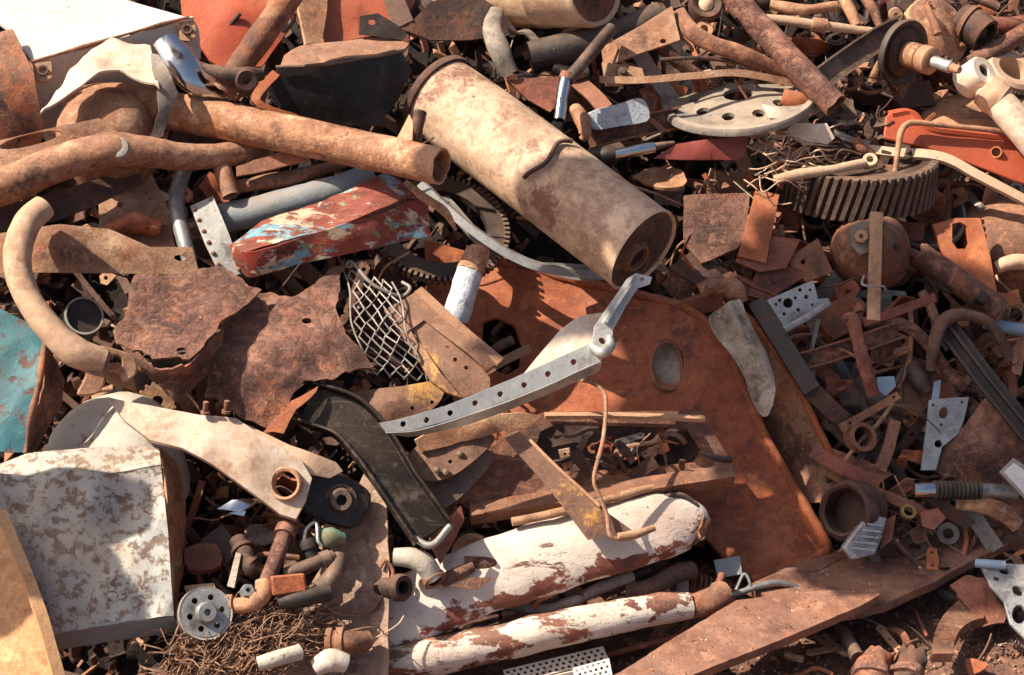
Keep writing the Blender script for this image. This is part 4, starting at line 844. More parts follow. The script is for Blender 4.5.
m = Mesh(); m.tube([(722, 574, 84), (718, 590, 86), (724, 606, 84)], [3.5, 4.5, 3], seg=10, dent=2); part('clip', m, MAT['rust_red'], t)
def hexplate(m, o, pts_u, pts_v, rows, cols, hr, th=2.5):
    o = Vector(o); a = Vector(pts_u); b = Vector(pts_v)
    out = [o, o + a, o + a + b, o + b]; hl = []
    for r_ in range(rows):
        for c_ in range(cols):
            q = o + a * ((c_ + .6 + .4 * (r_ % 2)) / (cols + .6)) + b * ((r_ + .7) / (rows + .4)); hl.append((q.x, q.y, hr, hr * .85))
    m.plate([tuple(x) for x in out], th=th, holes=hl, grid=14)
m = Mesh(); hexplate(m, (503, 670, 62), (100, -24, 8), (6, 14, 4), 3, 15, 1.9); hexplate(m, (508, 687, 67), (100, -24, 8), (3, 14, -8), 2, 14, 2.1); one('perforated_channel', 'white perforated metal channel at bottom edge under white pole', 'perforated strip', m, MAT['white_barrel'])
m = Mesh(); hexplate(m, (573, 668, 84), (36, -10, 3), (4, 20, -2), 4, 6, 1.8); one('perforated_bracket', 'small white perforated bracket standing in front of perforated channel', 'perforated strip', m, MAT['sign_white'])
# hoses and bits between the boards
for i, (lab, pts, r, mt) in enumerate((
    ('grey ribbed hose between the two white peeling boards', [(508, 604, 56), (545, 610, 62), (572, 602, 66), (600, 588, 68), (632, 576, 66)], 6.5, 'wheel_grey'),
    ('thick brown hose end near the clip of the white pole', [(626, 590, 60), (650, 588, 66), (676, 574, 66), (692, 570, 62)], 9.5, 'hose_brown'),
    ('dark thin hose along underside of wide white board', [(470, 640, 46), (540, 612, 52), (600, 590, 56), (650, 572, 52)], 4, 'rubber'),
    ('short brown pipe stub just above the white pole', [(612, 604, 56), (640, 600, 62), (668, 590, 64)], 7, 'rust_brown'))):
    m = Mesh(); m.tube(pts, r, seg=14, dent=1.2, n=7); one('old_hose', lab, 'hose', m, MAT[mt])
m = Mesh(); m.plate([(714, 560, 64), (740, 556, 68), (742, 574, 66), (718, 578, 62)], th=3, crump=1); one('metal_tag', 'small dull grey metal tag below bottom edge of orange panel', 'metal tag', m, MAT['grey_blue_paint'])
m = Mesh(); m.tube([(736, 590, 70), (744, 574, 74), (750, 584, 74), (746, 594, 70)], 1.6, seg=8); m.tube([(726, 598, 68), (750, 589, 72), (776, 583, 70), (800, 588, 64)], 3.2, seg=10, dent=.8); one('steel_pin', 'grey steel pin with split ring lying on front ground plate', 'pin', m, MAT['galvanised'])
m = Mesh(); m.tube([(656, 500, 92), (680, 495, 96), (696, 506, 94), (700, 516, 90)], 3, seg=10, dent=.6); one('bent_hook', 'small dark bent hook over the tip of wide white board', 'hook', m, MAT['black_metal'])
m = Mesh(); m.tube([(590, 660, 50), (640, 646, 56), (676, 636, 56), (688, 622, 54)], 3.2, seg=10, dent=1); one('rusty_rod', 'thin rusty rod curving under the round white pole', 'rod', m, MAT['rust_red'])
# ------------------------------------------------------------------ upper right
t = thing('steel_bracket', 'tan folded bracket plate with hole right of the tan top barrel', 'bracket', (650, 60, 60), lm=(650, 40, 'tan folded bracket'))
m = Mesh(); m.plate([(604, 46, 80), (640, 26, 88), (672, 6, 94), (680, 40, 92), (640, 53, 86), (612, 64, 80)], th=4, holes=[(663, 41, 3.4, 2.4)], crump=1.5); part('plate', m, MAT['plate_tan'], t)
m = Mesh(); m.plate([(600, 40, 78), (612, 36, 82), (618, 48, 84), (612, 64, 82), (603, 62, 78)], th=4, crump=1); part('ear', m, MAT['rust_brown'], t)
m = Mesh(); m.tube([(530, 58, 40), (580, 46, 52), (616, 36, 62), (660, 16, 68)], [16, 17, 16, 14], seg=22, dent=1.6); one('dark_tube', 'thick dark tube running under the tan folded bracket', 'tube', m, MAT['black_metal'])
t = thing('shock_rod', 'dark rod with bright chrome end slanting beside big muffler', 'shock absorber', (562, 120, 80), lm=(564, 95, 'bright chrome rod end'))
m = Mesh(); m.tube([(612, 28, 100), (590, 54, 104), (568, 80, 106)], 6.5, seg=16, dent=.6); part('rod', m, MAT['brown_worn'], t)
m = Mesh(); m.tube([(566, 76, 106), (562, 96, 106), (559, 120, 104)], 6, seg=18); part('chrome_piston', m, MAT['chrome'], t)
m = Mesh(); m.lathe((567, 76, 106), (-.3, -.9, .2), [(0, -3), (7, -3), (7.5, 4), (0, 5)], seg=16); part('collar', m, MAT['rust_brown'], t)
m = Mesh(); m.tube([(498, 10, 66), (492, 28, 72), (500, 52, 72), (510, 74, 66)], [7, 10, 11, 9], flat=.5, up=F, seg=16, dent=1.5); one('curved_shoe', 'curved dark grey shoe standing above the muffler top', 'brake shoe', m, MAT['wheel_grey'])
m = Mesh(); m.plate([(507, 80, 62), (540, 78, 66), (566, 76, 66), (560, 100, 66), (550, 112, 64), (528, 100, 60)], th=4, crump=2); one('red_plate', 'dull red plate behind the bright chrome rod end', 'metal plate', m, MAT['rust_red'])
t = thing('shock_absorber', 'shock absorber with short bright chrome shaft above red fin plate', 'shock absorber', (620, 160, 60), lm=(632, 152, 'short chrome shaft'))
m = Mesh(); m.tube([(590, 157, 66), (604, 156, 72), (616, 155, 76)], [10, 11, 9], seg=18, dent=.6); part('body', m, MAT['oily_black'], t)
m = Mesh(); m.tube([(614, 155, 76), (634, 151, 80), (654, 147, 82)], 5.6, seg=18); part('chrome_shaft', m, MAT['chrome'], t)
m = Mesh(); m.tube([(654, 147, 82), (664, 145, 82), (674, 143, 82)], [4, 3.4, 2.2], seg=12); part('tip', m, MAT['brown_worn'], t)
m = Mesh(); m.tube([(576, 108, 70), (582, 120, 78), (586, 134, 78), (582, 140, 74)], [5, 8, 7, 4], seg=12, dent=3); one('tan_clevis', 'tan knobbly clevis between chrome rod and whitewashed block', 'clevis', m, MAT['rust_tan'])
m = Mesh(); m.plate([(590, 113, 74), (620, 104, 80), (640, 98, 80), (648, 108, 76), (647, 121, 72), (620, 126, 70), (594, 129, 68)], th=10, crump=2, sm=3); one('whitewashed_block', 'pale whitewashed metal block between two chrome shafts', 'block', m, MAT['white_rough'])
m = Mesh(); m.sweep([(588, 138, 50), (630, 128, 58), (680, 118, 58)], [(-9, 0), (9, 0), (9, 6), (11, 6), (11, -3), (-11, -3), (-11, 6), (-9, 6)], wob=1.2); one('rusty_channel', 'rusty channel bar lying behind the short chrome shaft', 'channel', m, MAT['rust_brown'])
m = Mesh(); m.plate([(654, 158, 80), (676, 144, 84), (712, 139, 88), (748, 136, 86), (747, 150, 86), (736, 160, 82), (700, 160, 80)], th=3, crump=1.5, ctrl=[(705, 150, 90)]); one('red_fin', 'faded red fin shaped plate below the grey wheel disc', 'metal plate', m, MAT['red_paint'], lm=(705, 150, 'faded red fin'))
# wheel disc
t = thing('wheel_disc', 'large grey steel wheel disc with round holes at upper right', 'wheel disc', (733, 140, 40), lm=(735, 105, 'grey wheel disc'))
wc = P(738, 98, 66); wax = cam_dir((-.10, .86, .50))
m = Mesh(); disc_plate(m, wc, wax, 76, 4, [(44, 40 * i + 12, 6.5) for i in range(9)] + [(0, 0, 15)], seg=64, zf=lambda x, y: 4 - 6 * max(0, min(1, (math.hypot(x, y) - 24) / 30)) + 3 * max(0, min(1, (math.hypot(x, y) - 58) / 10)))
part('disc', m, MAT['wheel_grey'], t)
m = Mesh(); m.lathe(wc, wax, [(68, -1), (72, 2.5), (77, 2), (79, -1), (79, -5), (76, -5), (76, -3), (72, -3), (68, -4), (68, -1)], seg=64, dent=1); part('rim', m, MAT['wheel_grey'], t)
m = Mesh(); m.sweep([(600, 79, 90), (640, 80, 96), (700, 75, 100), (740, 73, 98), (800, 84, 88)], [(-3.5, 0), (3.5, 0), (3.5, -4), (-3.5, -4)], n=8, wob=.7); one('flat_bar', 'long thin tan flat bar crossing above the grey wheel disc', 'flat bar', m, MAT['rust_tan'])
m = Mesh(); m.tube([(660, 60, 84), (700, 58, 90), (756, 64, 88)], 2.4, seg=9, dent=.8); one('thin_rod', 'thin dark rod above the long tan flat bar', 'rod', m, MAT['rust_dark'])
t = thing('bolted_bracket', 'dusty bracket with bolt at left end of long tan flat bar', 'bracket', (625, 85, 80))
m = Mesh(); m.plate([(602, 62, 84), (618, 64, 88), (642, 68, 90), (645, 78, 90), (620, 84, 88), (606, 84, 84)], th=5, crump=1); part('plate', m, MAT['rust_tan'], t)
m = bolt_mesh((622, 73, 91), (.1, .3, .95), 3.5, 5); part('bolt', m, MAT['rust_dark'], t)
m = Mesh(); m.plate([(738, 128, 84), (768, 116, 92), (790, 122, 90), (786, 134, 86), (752, 138, 84)], th=3, crump=4, rag=3); one('torn_flake', 'torn tan flake of steel on front rim of grey wheel disc', 'metal flake', m, MAT['rust_tan'])
# arm, rings, pipes
m = Mesh(); m.tube([(678, 12, 84), (690, 30, 92), (712, 44, 96), (742, 54, 96), (784, 72, 86)], [8, 9, 8.5, 8.5, 7], flat=.55, up=F, seg=16, dent=1, n=8); one('bent_link', 'dark bent steel arm curving below the pulley ring at top', 'arm', m, MAT['rust_brown'], lm=(715, 45, 'dark bent arm'))
t = thing('idler_pulley', 'dusty ringed pulley with tan hub on the top edge', 'pulley', (706, 20, 90), lm=(706, 8, 'ringed pulley'))
m = Mesh(); m.lathe((706, 4, 104), (.1, .2, .97), [(8, 0), (11, 3), (15, 4), (17, 1), (17, -8), (8, -8), (8, 0)], seg=30); part('rim', m, MAT['rust_dark'], t)
m = Mesh(); m.lathe((706, 4, 104), (.1, .2, .97), [(0, 5), (4, 4), (7.6, 1), (7.6, -6), (0, -6)], seg=24); part('hub', m, MAT['tan_dusty'], t)
m = Mesh(); m.lathe((704, 30, 96), (.2, .35, .9), [(4.5, 3), (8.5, 3), (9, 0), (9, -5), (4.5, -5), (4.5, 3)], seg=20); one('small_ring', 'small tan ring bush below the ringed pulley', 'bush', m, MAT['rust_tan'])
m = Mesh(); m.tube([(716, -40, 70), (740, 4, 86), (776, 44, 100), (812, 82, 112), (836, 106, 118)], [13.5, 13.5, 13.5, 13.5, 13.5], seg=26, hollow=2.2, dent=1.2, n=8, rag=2); one('rusty_pipe', 'rusty brown pipe sloping from top edge to open end above wire bundle', 'pipe', m, MAT['rust_purple'], lm=(790, 60, 'sloping rusty pipe'))
t = thing('tie_rod', 'long thin tan tie rod with collar near the top edge', 'rod', (820, 30, 80), lm=(815, 25, 'long tie rod'))
m = Mesh(); m.tube([(738, 17, 84), (780, 20, 90), (818, 25, 94), (895, 35, 90)], [4.6, 5, 5, 4], seg=14, dent=.5); part('rod', m, MAT['tan_dusty'], t)
m = Mesh(); m.tube([(812, 24, 94), (818, 25, 95), (825, 26, 94)], 7.5, seg=14, dent=.5); part('collar', m, MAT['rust_tan'], t)
m = Mesh(); m.sweep([(822, 78, 84), (850, 58, 94), (880, 38, 98), (902, 28, 94)], [(-10, 0), (10, 0), (10, 7), (12, 7), (12, -4), (-12, -4), (-12, 7), (-10, 7)], wob=1); one('channel_bar', 'brown channel arm running up to the big round flange', 'channel', m, MAT['brown_worn'])
t = thing('flanged_axle', 'stub axle with big dark round flange and bright shaft tip', 'axle', (905, 90, 70), lm=(905, 55, 'big round flange'))
fax = cam_dir((.62, -.33, .71)); fc = P(902, 52, 104)
m = Mesh(); m.lathe(fc, fax, [(0, -4), (30, -4), (33, -2), (34, 2), (33, 5), (29, 4), (25, 1), (14, 2), (0, 2)], seg=48, dent=.6); part('flange', m, MAT['black_metal'], t)
m = Mesh(); m.lathe(fc, fax, [(25, 1), (24, 5), (21, 7), (12, 8), (0, 8)], seg=40); part('step', m, MAT['rust_dark'], t)
m = Mesh(); m.lathe(fc, fax, [(13, 7), (13, 24), (11, 26), (14, 27), (14, 38), (12, 40), (6, 41), (0, 41)], seg=30); part('hub', m, MAT['rust_tan'], t)
m = Mesh(); m.lathe(fc, fax, [(6.2, 40), (6.2, 62), (5.6, 64), (0, 64)], seg=24); part('bright_shaft', m, MAT['galvanised'], t)
m = Mesh(); m.lathe(fc, fax, [(4.6, 63), (4.6, 72), (3.6, 75), (0, 75)], seg=20); part('tip', m, MAT['rust_tan'], t)
t = thing('wheel_hub', 'tan cast wheel hub behind the big round flange at top', 'wheel hub', (938, 60, 60), lm=(938, 30, 'tan wheel hub'))
hx = cam_dir((.42, .25, .87)); hc = P(936, 32, 84)
m = Mesh(); m.lathe(hc, hx, [(0, -6), (36, -6), (38, -2), (36, 3), (26, 5), (18, 10), (10, 12), (0, 12)], seg=40, dent=1.2); part('body', m, MAT['rust_tan'], t)
for i in range(5):
    a = 2 * math.pi * i / 5 + .4; xh = hx.orthogonal().normalized(); yh = hx.cross(xh); kk = S(hc)
    m = bolt_mesh(hc + (xh * math.cos(a) + yh * math.sin(a)) * 28 * kk + hx * 4 * kk, hx, 2.6, 5); part('stud', m, MAT['rust_brown'], t)
m = Mesh(); m.tube([(927, 6, 108), (932, 18, 112), (938, 34, 112)], [3, 4, 5], seg=12, dent=.8); part('spindle', m, MAT['rust_brown'], t)
t = thing('brake_cylinder', 'dark brown drum cylinder with black open mouth at top right', 'cylinder', (985, 55, 60), lm=(978, 35, 'dark open cylinder'))
m = Mesh(); m.tube([(962, 22, 78), (974, 28, 86), (986, 36, 92)], [19, 20, 18], hollow=4, seg=30, dent=1); part('drum', m, MAT['rust_dark'], t)
m = Mesh(); m.tube([(966, 25, 82), (970, 27, 84)], 22, seg=30, n=2); part('band', m, MAT['rust_brown'], t)
m = Mesh(); m.lathe((906, 6, 88), (.2, .3, .93), [(0, 4), (8, 4), (9, 1), (13, 1), (15, -2), (15, -12), (0, -12)], seg=28, dent=.6); one('hub_cover', 'dark round cap above the big round flange at top edge', 'cap', m, MAT['rust_dark'])
for i, (lab, pts, r, mt) in enumerate((
    ('tan forked link left of round cap at the top edge', [(836, -12, 80), (848, 6, 90), (857, 26, 92)], [4, 6, 5], 'rust_tan'),
    ('brown curved link next to the tan forked link at top', [(858, -10, 82), (872, 8, 90), (880, 26, 90)], [4, 5, 4], 'rust_brown'),
    ('dark brown pipe running along the right top corner', [(940, 78, 66), (985, 56, 84), (1050, 16, 92)], [7, 9, 9], 'rust_purple'),
    ('rusty flat rail in the top right corner', [(970, 16, 70), (1000, 26, 78), (1050, 20, 78)], [8, 9, 9], 'rust_red'),
    ('tan rod at top between sloping pipe and tie rod', [(770, 4, 84), (800, 10, 90), (836, 6, 88)], [5, 6, 5], 'rust_tan'),
    ('dark tube on the top edge right of ringed pulley', [(728, 4, 60), (760, 2, 66), (800, -6, 66)], [9, 9, 9], 'rust_dark'))):
    m = Mesh(); m.tube(pts, r, seg=16, dent=1.5, n=7); one('link_rod' if i < 2 else 'scrap_rod', lab, 'rod', m, MAT[mt])
# cream shock body at the right edge
t = thing('cream_damper', 'cream dusty damper with round eye at the right edge', 'shock absorber', (1000, 120, 90), lm=(1000, 95, 'cream damper'))
m = Mesh(); m.tube([(984, 84, 122), (1004, 108, 128), (1034, 142, 128), (1060, 176, 120)], [14, 16, 16.5, 16.5], seg=28, dent=.8); part('body', m, MAT['cream'], t)
m = Mesh(); ec = P(976, 76, 124); ea = cam_dir((.55, .38, .74)); m.lathe(ec, ea, [(7, 12), (15, 12), (16.5, 9), (16.5, -16), (14, -18), (7, -18), (7, 12)], seg=32, dent=.5); part('eye', m, MAT['cream'], t)
m = Mesh(); m.lathe(ec, ea, [(3, 9), (7.2, 9), (7.2, -15), (3, -15), (3, 9)], seg=20); part('rubber_bush', m, MAT['rubber'], t)
m = Mesh(); m.tube([(986, 90, 124), (993, 96, 126), (1000, 101, 127)], [17, 18.5, 17.5], seg=24, dent=1.2); part('collar', m, MAT['tan_dusty'], t)
t = thing('ring_drum', 'tan brake drum with ribbed inner ring at the right edge', 'brake drum', (1012, 100, 60), lm=(1012, 62, 'ribbed tan drum'))
dc = P(1014, 68, 92); da = cam_dir((.3, .62, .72))
m = Mesh(); m.lathe(dc, da, [(16, 0), (24, 1), (28, -2), (29, -14), (26, -26), (16, -26), (16, 0)], seg=40, dent=.8); part('drum', m, MAT['tan_dusty'], t)
m = Mesh(); kk = S(dc); dx = da.orthogonal().normalized(); dy = da.cross(dx)
for i in range(46):
    a = 2 * math.pi * i / 46; d = dx * math.cos(a) + dy * math.sin(a); m.box(dc + d * 29.5 * kk - da * 9 * kk, d, da.cross(d), da, 1.6, 1.1, 3.5)
part('teeth', m, MAT['brown_worn'], t)
# drum half, orange beam
t = thing('brake_plate', 'dusty tan half drum with holes above the orange painted beam', 'brake drum', (960, 130, 60), lm=(962, 108, 'tan half drum'))
bc = P(962, 124, 70); ba = cam_dir((-.05, .74, .67))
m = Mesh(); m.lathe(bc, ba, [(0, 12), (26, 12), (37, 9), (42, 3), (43, -24), (0, -24)], seg=44, dent=1.2); part('drum', m, MAT['rust_tan'], t)
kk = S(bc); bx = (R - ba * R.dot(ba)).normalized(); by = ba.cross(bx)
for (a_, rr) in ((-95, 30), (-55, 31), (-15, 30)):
    m = Mesh(); m.lathe(bc + (bx * math.cos(rad(a_)) + by * math.sin(rad(a_))) * rr * kk + ba * 9.5 * kk, ba, [(0, 2.2), (3.4, 2.2), (3.4, -3), (0, -3)], seg=14); part('bolt_hole_shade', m, MAT['black_metal'], t)  # solid black disc, a bolt hole's shade given as colour
m = Mesh(); m.plate([(892, 98, 62), (910, 82, 66), (930, 80, 68), (936, 104, 68), (905, 108, 64)], th=6, crump=2); one('brown_block', 'dark brown block left of the tan half drum', 'block', m, MAT['rust_dark'])
t = thing('orange_beam', 'orange painted channel beam with round hole at right edge', 'beam', (960, 180, 80), lm=(960, 145, 'orange painted beam'))
m = Mesh(); m.plate([(884, 138, 98), (886, 116, 98), (894, 110, 98), (910, 109, 100), (924, 124, 102), (960, 130, 104), (1050, 141, 104), (1050, 192, 100), (1012, 180, 100), (937, 151, 98)], th=4, holes=[(996, 152, 4.6)], crump=.8, grid=10); part('web', m, MAT['orange_paint'], t, bevel=1.5)
m = Mesh(); m.bar([(890, 112, 96), (910, 110, 98), (926, 124, 100), (962, 130, 102), (1050, 140, 102)], 12, 4, up=(U * .9 + F * .3).normalized()); part('top_flange', m, MAT['orange_paint'], t)
m = Mesh(); m.tube([(996, 152, 105), (996, 152, 101)], 6, hollow=1.6, seg=18, n=2); part('hole_lip', m, MAT['rust_orange'], t)
m = Mesh(); m.tube([(895, 172, 104), (898, 150, 110), (901, 132, 112), (908, 124, 112), (920, 123, 112), (970, 128, 114), (1050, 136, 114)], 3.0, seg=12, n=7, dent=.5); one('bent_tube', 'thin tan bent tube hooked over the orange painted beam', 'tube', m, MAT['rust_tan'], lm=(905, 140, 'thin bent tube'))
m = Mesh(); m.bar([(860, 148, 92), (900, 152, 100), (944, 157, 108), (985, 178, 112), (1050, 212, 108)], 10, 5, up=(F + U * .5).normalized(), wob=1); one('flat_strap', 'long tan flat strap running down right below orange beam', 'strap', m, MAT['tan_dusty'], lm=(985, 178, 'long tan strap'))
# big gear
t = thing('big_gear', 'big brown helical gear wheel with wide slanted teeth', 'gear', (860, 215, 50), lm=(860, 200, 'big helical gear'))
gc = P(858, 156, 72); ga = cam_dir((-.03, .92, .39)); kk = S(gc); gx_ = (R - ga * R.dot(ga)).normalized(); gy_ = ga.cross(gx_)
m = Mesh(); m.lathe(gc, ga, [(30, -4), (62, -4), (64, 0), (74, 0), (74, -40), (30, -40), (30, -4)], seg=64); part('rim', m, MAT['rust_dark'], t)
m = Mesh()
nT = 54
for i in range(nT):
    a = 2 * math.pi * i / nT
    for z0, z1 in ((1, -41),):
        v = []
        for z, tw in ((z0, 0.0), (z1, -.16)):
            for rr, w in ((73, .050), (80, .028), (80, -.028), (73, -.050)):
                aa = a + tw + w; v.append(gc + (gx_ * math.cos(aa) + gy_ * math.sin(aa)) * rr * kk + ga * z * kk)
        m.add(v, [(0, 1, 2, 3), (7, 6, 5, 4), (0, 4, 5, 1), (1, 5, 6, 2), (2, 6, 7, 3), (3, 7, 4, 0)])
part('teeth', m, MAT['brown_worn'], t)
t = thing('eye_rod', 'tan rod with ring eye lying on the big helical gear', 'rod', (825, 172, 84), lm=(825, 168, 'ring eye rod'))
m = Mesh(); m.tube([(774, 180, 98), (800, 174, 104), (830, 170, 108), (864, 163, 108)], [4.5, 5.5, 5, 4], seg=14, dent=.8); part('rod', m, MAT['tan_dusty'], t)
m = Mesh(); m.lathe((870, 160, 108), (-.1, .45, .88), [(4, 2), (7.5, 2), (7.5, -3), (4, -3), (4, 2)], seg=20, dent=.4); part('eye', m, MAT['tan_dusty'], t)
r6 = random.Random(11); m = Mesh()
for i in range(46):
    x0 = r6.uniform(745, 815); y0 = r6.uniform(132, 182); L = r6.uniform(22, 66); an = r6.uniform(-1.2, 1.1)
    pts = [(x0 + L * q / 4 * math.cos(an) + r6.gauss(0, 3), y0 - L * q / 4 * math.sin(an) * .6 + r6.gauss(0, 3.5), 74 + r6.uniform(0, 24) + 8 * math.sin(q)) for q in range(5)]
    m.tube(pts, r6.uniform(.5, 1.1), seg=6, n=4)
one('wire_bundle', 'loose tangled bundle of tan wires below the sloping rusty pipe', 'wire', m, MAT['tan_dusty'], lm=(800, 150, 'tangled wire bundle'))
m = Mesh(); m.plate([(784, 132, 92), (796, 122, 98), (826, 124, 100), (836, 138, 96), (828, 144, 94), (800, 140, 94)], th=2.5, crump=4, rag=2); one('crumpled_tin', 'cream crumpled tin scrap on the wire bundle', 'tin sheet', m, MAT['cream'])
m = Mesh(); m.plate([(762, 104, 112), (780, 108, 116), (800, 108, 116), (796, 120, 112), (770, 118, 112)], th=2.5, crump=3, rag=2); one('tin_scrap', 'little cream tin scrap right of grey wheel disc', 'tin sheet', m, MAT['cream'])
m = Mesh(); m.tube([(783, 98, 92), (796, 101, 96), (812, 104, 94)], [9, 9.5, 8], hollow=2, seg=18, dent=1); one('short_sleeve', 'short orange tan sleeve left of sloping pipe end', 'sleeve', m, MAT['rust_orange'])
t = thing('grey_dish', 'dark grey round dish with pale edge right of helical gear', 'dish', (930, 230, 40), lm=(925, 195, 'dark grey dish'))
kc = P(918, 206, 52); ka = cam_dir((.28, .52, .8))
m = Mesh(); m.lathe(kc, ka, [(0, -16), (24, -12), (46, 2), (50, 3), (50, 0), (46, -2), (24, -16), (0, -20)], seg=48, dent=1); part('bowl', m, MAT['black_metal'], t)
m = Mesh(); m.lathe(kc, ka, [(48, 3), (51, 4), (53, 1), (50, -1), (48, 3)], seg=48, dent=1); part('rim', m, MAT['wheel_grey'], t)
m = Mesh(); m.lathe((1004, 236, 52), (-.2, .62, .76), [(50, -40), (50, 0), (46, 12), (34, 22), (16, 28), (0, 29)], seg=40, dent=2); one('domed_cap', 'brown dusty dome at right edge below the long tan strap', 'dome', m, MAT['rust_brown'], lm=(1000, 215, 'brown dome'))
# ------------------------------------------------------------------ right middle
def plate1(name, label, out, mat, th=4, cat='metal plate', lm=None, **k):
    m = Mesh(); m.plate(out, th=th, **{**dict(crump=1.5), **k}); return one(name, label, cat, m, MAT[mat], lm=lm)
plate1('square_plate', 'purple brown square plate with pale patch left of orange upright bar', [(684, 195, 70), (750, 193, 76), (746, 232, 80), (738, 248, 78), (702, 263, 70), (684, 242, 66)], 'rust_purple', 5, lm=(715, 225, 'purple square plate'), rag=1)
plate1('upright_bar', 'orange brown flat upright bar right of purple square plate', [(756, 190, 84), (779, 195, 86), (772, 232, 86), (766, 263, 82), (738, 256, 80), (748, 222, 84)], 'rust_orange', 6, 'flat bar')
plate1('grooved_plate', 'reddish grooved plate below the orange upright bar', [(742, 240, 78), (770, 236, 82), (800, 240, 84), (786, 268, 82), (760, 272, 78), (736, 262, 74)], 'rust_red', 5)
plate1('notched_plate', 'brown folded plate with hole left of the round tank', [(788, 262, 76), (800, 250, 80), (818, 238, 82), (825, 254, 82), (833, 272, 80), (806, 282, 76)], 'rust_brown', 5, holes=[(803, 262, 2.6)])
plate1('flat_offcut', 'wide reddish offcut plate just above the perforated hinge', [(756, 272, 70), (782, 264, 76), (812, 272, 78), (790, 286, 74), (768, 300, 70), (748, 296, 66)], 'rust_red', 5)
plate1('long_offcut', 'long brown offcut lying from purple plate to burlap', [(676, 268, 56), (720, 266, 62), (764, 288, 66), (760, 304, 62), (712, 286, 58), (680, 282, 54)], 'rust_brown', 5, rag=1.5)
plate1('dark_offcut', 'dark angular plate tip above the narrow leaning panel', [(668, 268, 60), (690, 252, 66), (720, 272, 66), (744, 300, 64), (716, 296, 62)], 'rust_dark', 4)
t = thing('gas_tank', 'round brown metal tank with small bung hole at right', 'tank', (870, 290, 50), lm=(880, 255, 'round brown tank'))
tc = P(872, 252, 78); ta = cam_dir((.92, .03, .38)); prof = []
for i in range(13):
    a = math.pi * i / 12; prof.append((37 * math.sin(a) if 0 < i < 12 else 0, (26 if i < 6 else 34) * math.cos(a) + (12 if i < 6 else -8)))
m = Mesh(); m.lathe(tc, ta, prof[::-1], seg=40, dent=1.6); part('shell', m, MAT['rust_brown'], t)
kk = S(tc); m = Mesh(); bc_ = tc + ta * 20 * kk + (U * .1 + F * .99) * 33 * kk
m.lathe(bc_, (.3, 0, .95), [(0, 1), (3, 1), (3, -6), (0, -6)], seg=14); part('bung_hole_shade', m, MAT['oily_black'], t)  # black plug in the shell, colour in place of a hole's shade
t = thing('nut_flange', 'octagonal grey flange plate with nut on the round tank', 'flange', (860, 250, 110))
m = Mesh(); m.plate([(851, 226, 116), (862, 221, 118), (873, 224, 118), (877, 236, 116), (872, 250, 114), (860, 255, 114), (852, 246, 114)], th=4, crump=.6); part('plate', m, MAT['wheel_grey'], t)
m = Mesh(); m.hexnut((861, 237, 118), (-.1, .15, .98), 7, 5, 2.5); part('nut', m, MAT['rust_tan'], t)
t = thing('upright_strip', 'pale yellowish upright strip standing before the round tank', 'strip', (874, 318, 90), lm=(876, 270, 'pale upright strip'))
m = Mesh(); m.sweep([(877, 212, 124), (876, 250, 126), (874, 320, 118)], [(-6.5, 0), (1, 1), (6, 0), (6, -5), (-6.5, -5)], wob=.4); part('strip', m, MAT['wood'], t)
m = Mesh(); m.tube([(864, 276, 126), (862, 284, 130), (870, 286, 132), (882, 286, 130), (886, 290, 124)], 1.2, seg=7); part('tie_wire', m, MAT['galvanised'], t)
plate1('keyhole_plate', 'orange plate with rounded slot beside the round tank at right', [(933, 224, 96), (956, 218, 100), (980, 218, 100), (990, 255, 100), (997, 292, 94), (970, 278, 94), (945, 258, 94)], 'rust_orange', 5, lm=(960, 245, 'orange slotted plate'), holes=[[(952, 224), (960, 222), (967, 226), (969, 242), (966, 249), (957, 249), (952, 242)]])
t = thing('corroded_pipe', 'grey brown corroded pipe with ragged hole below orange slotted plate', 'pipe', (965, 300, 70), lm=(960, 285, 'corroded grey pipe'))
m = Mesh(); m.tube([(918, 254, 84), (945, 272, 90), (975, 294, 94), (1000, 312, 92)], [13, 13, 13.5, 14], seg=24, hollow=2, dent=2, rag=4, n=8); part('tube', m, MAT['rust_purple'], t)
m = Mesh(); m.tube([(978, 296, 104), (986, 302, 106)], [7, 5], seg=12, n=2, dent=3); part('rust_hole_shade', m, MAT['oily_black'], t)  # black lump on the pipe, a hole's dark inside done in colour
t = thing('door_hinge', 'grey white perforated door hinge at middle right', 'hinge', (798, 320, 70), lm=(797, 303, 'perforated hinge'))
m = Mesh(); m.plate([(767, 300, 90), (790, 290, 94), (813, 280, 96), (818, 299, 96), (829, 298, 96), (828, 306, 94), (806, 318, 92), (786, 330, 90)], th=3, holes=[(788, 303, 5, 5), (800, 290, 2), (780, 300, 1.8), (806, 297, 2.2), (784, 314, 1.8), (798, 310, 2), (810, 290, 1.6), (776, 304, 1.4), (812, 305, 1.5), (795, 298, 1.6)], grid=6); part('leaf', m, MAT['galvanised'], t)
m = Mesh(); m.tube([(784, 330, 94), (806, 318, 97), (829, 303, 98)], 4, seg=12, n=4); part('knuckle', m, MAT['galvanised'], t)
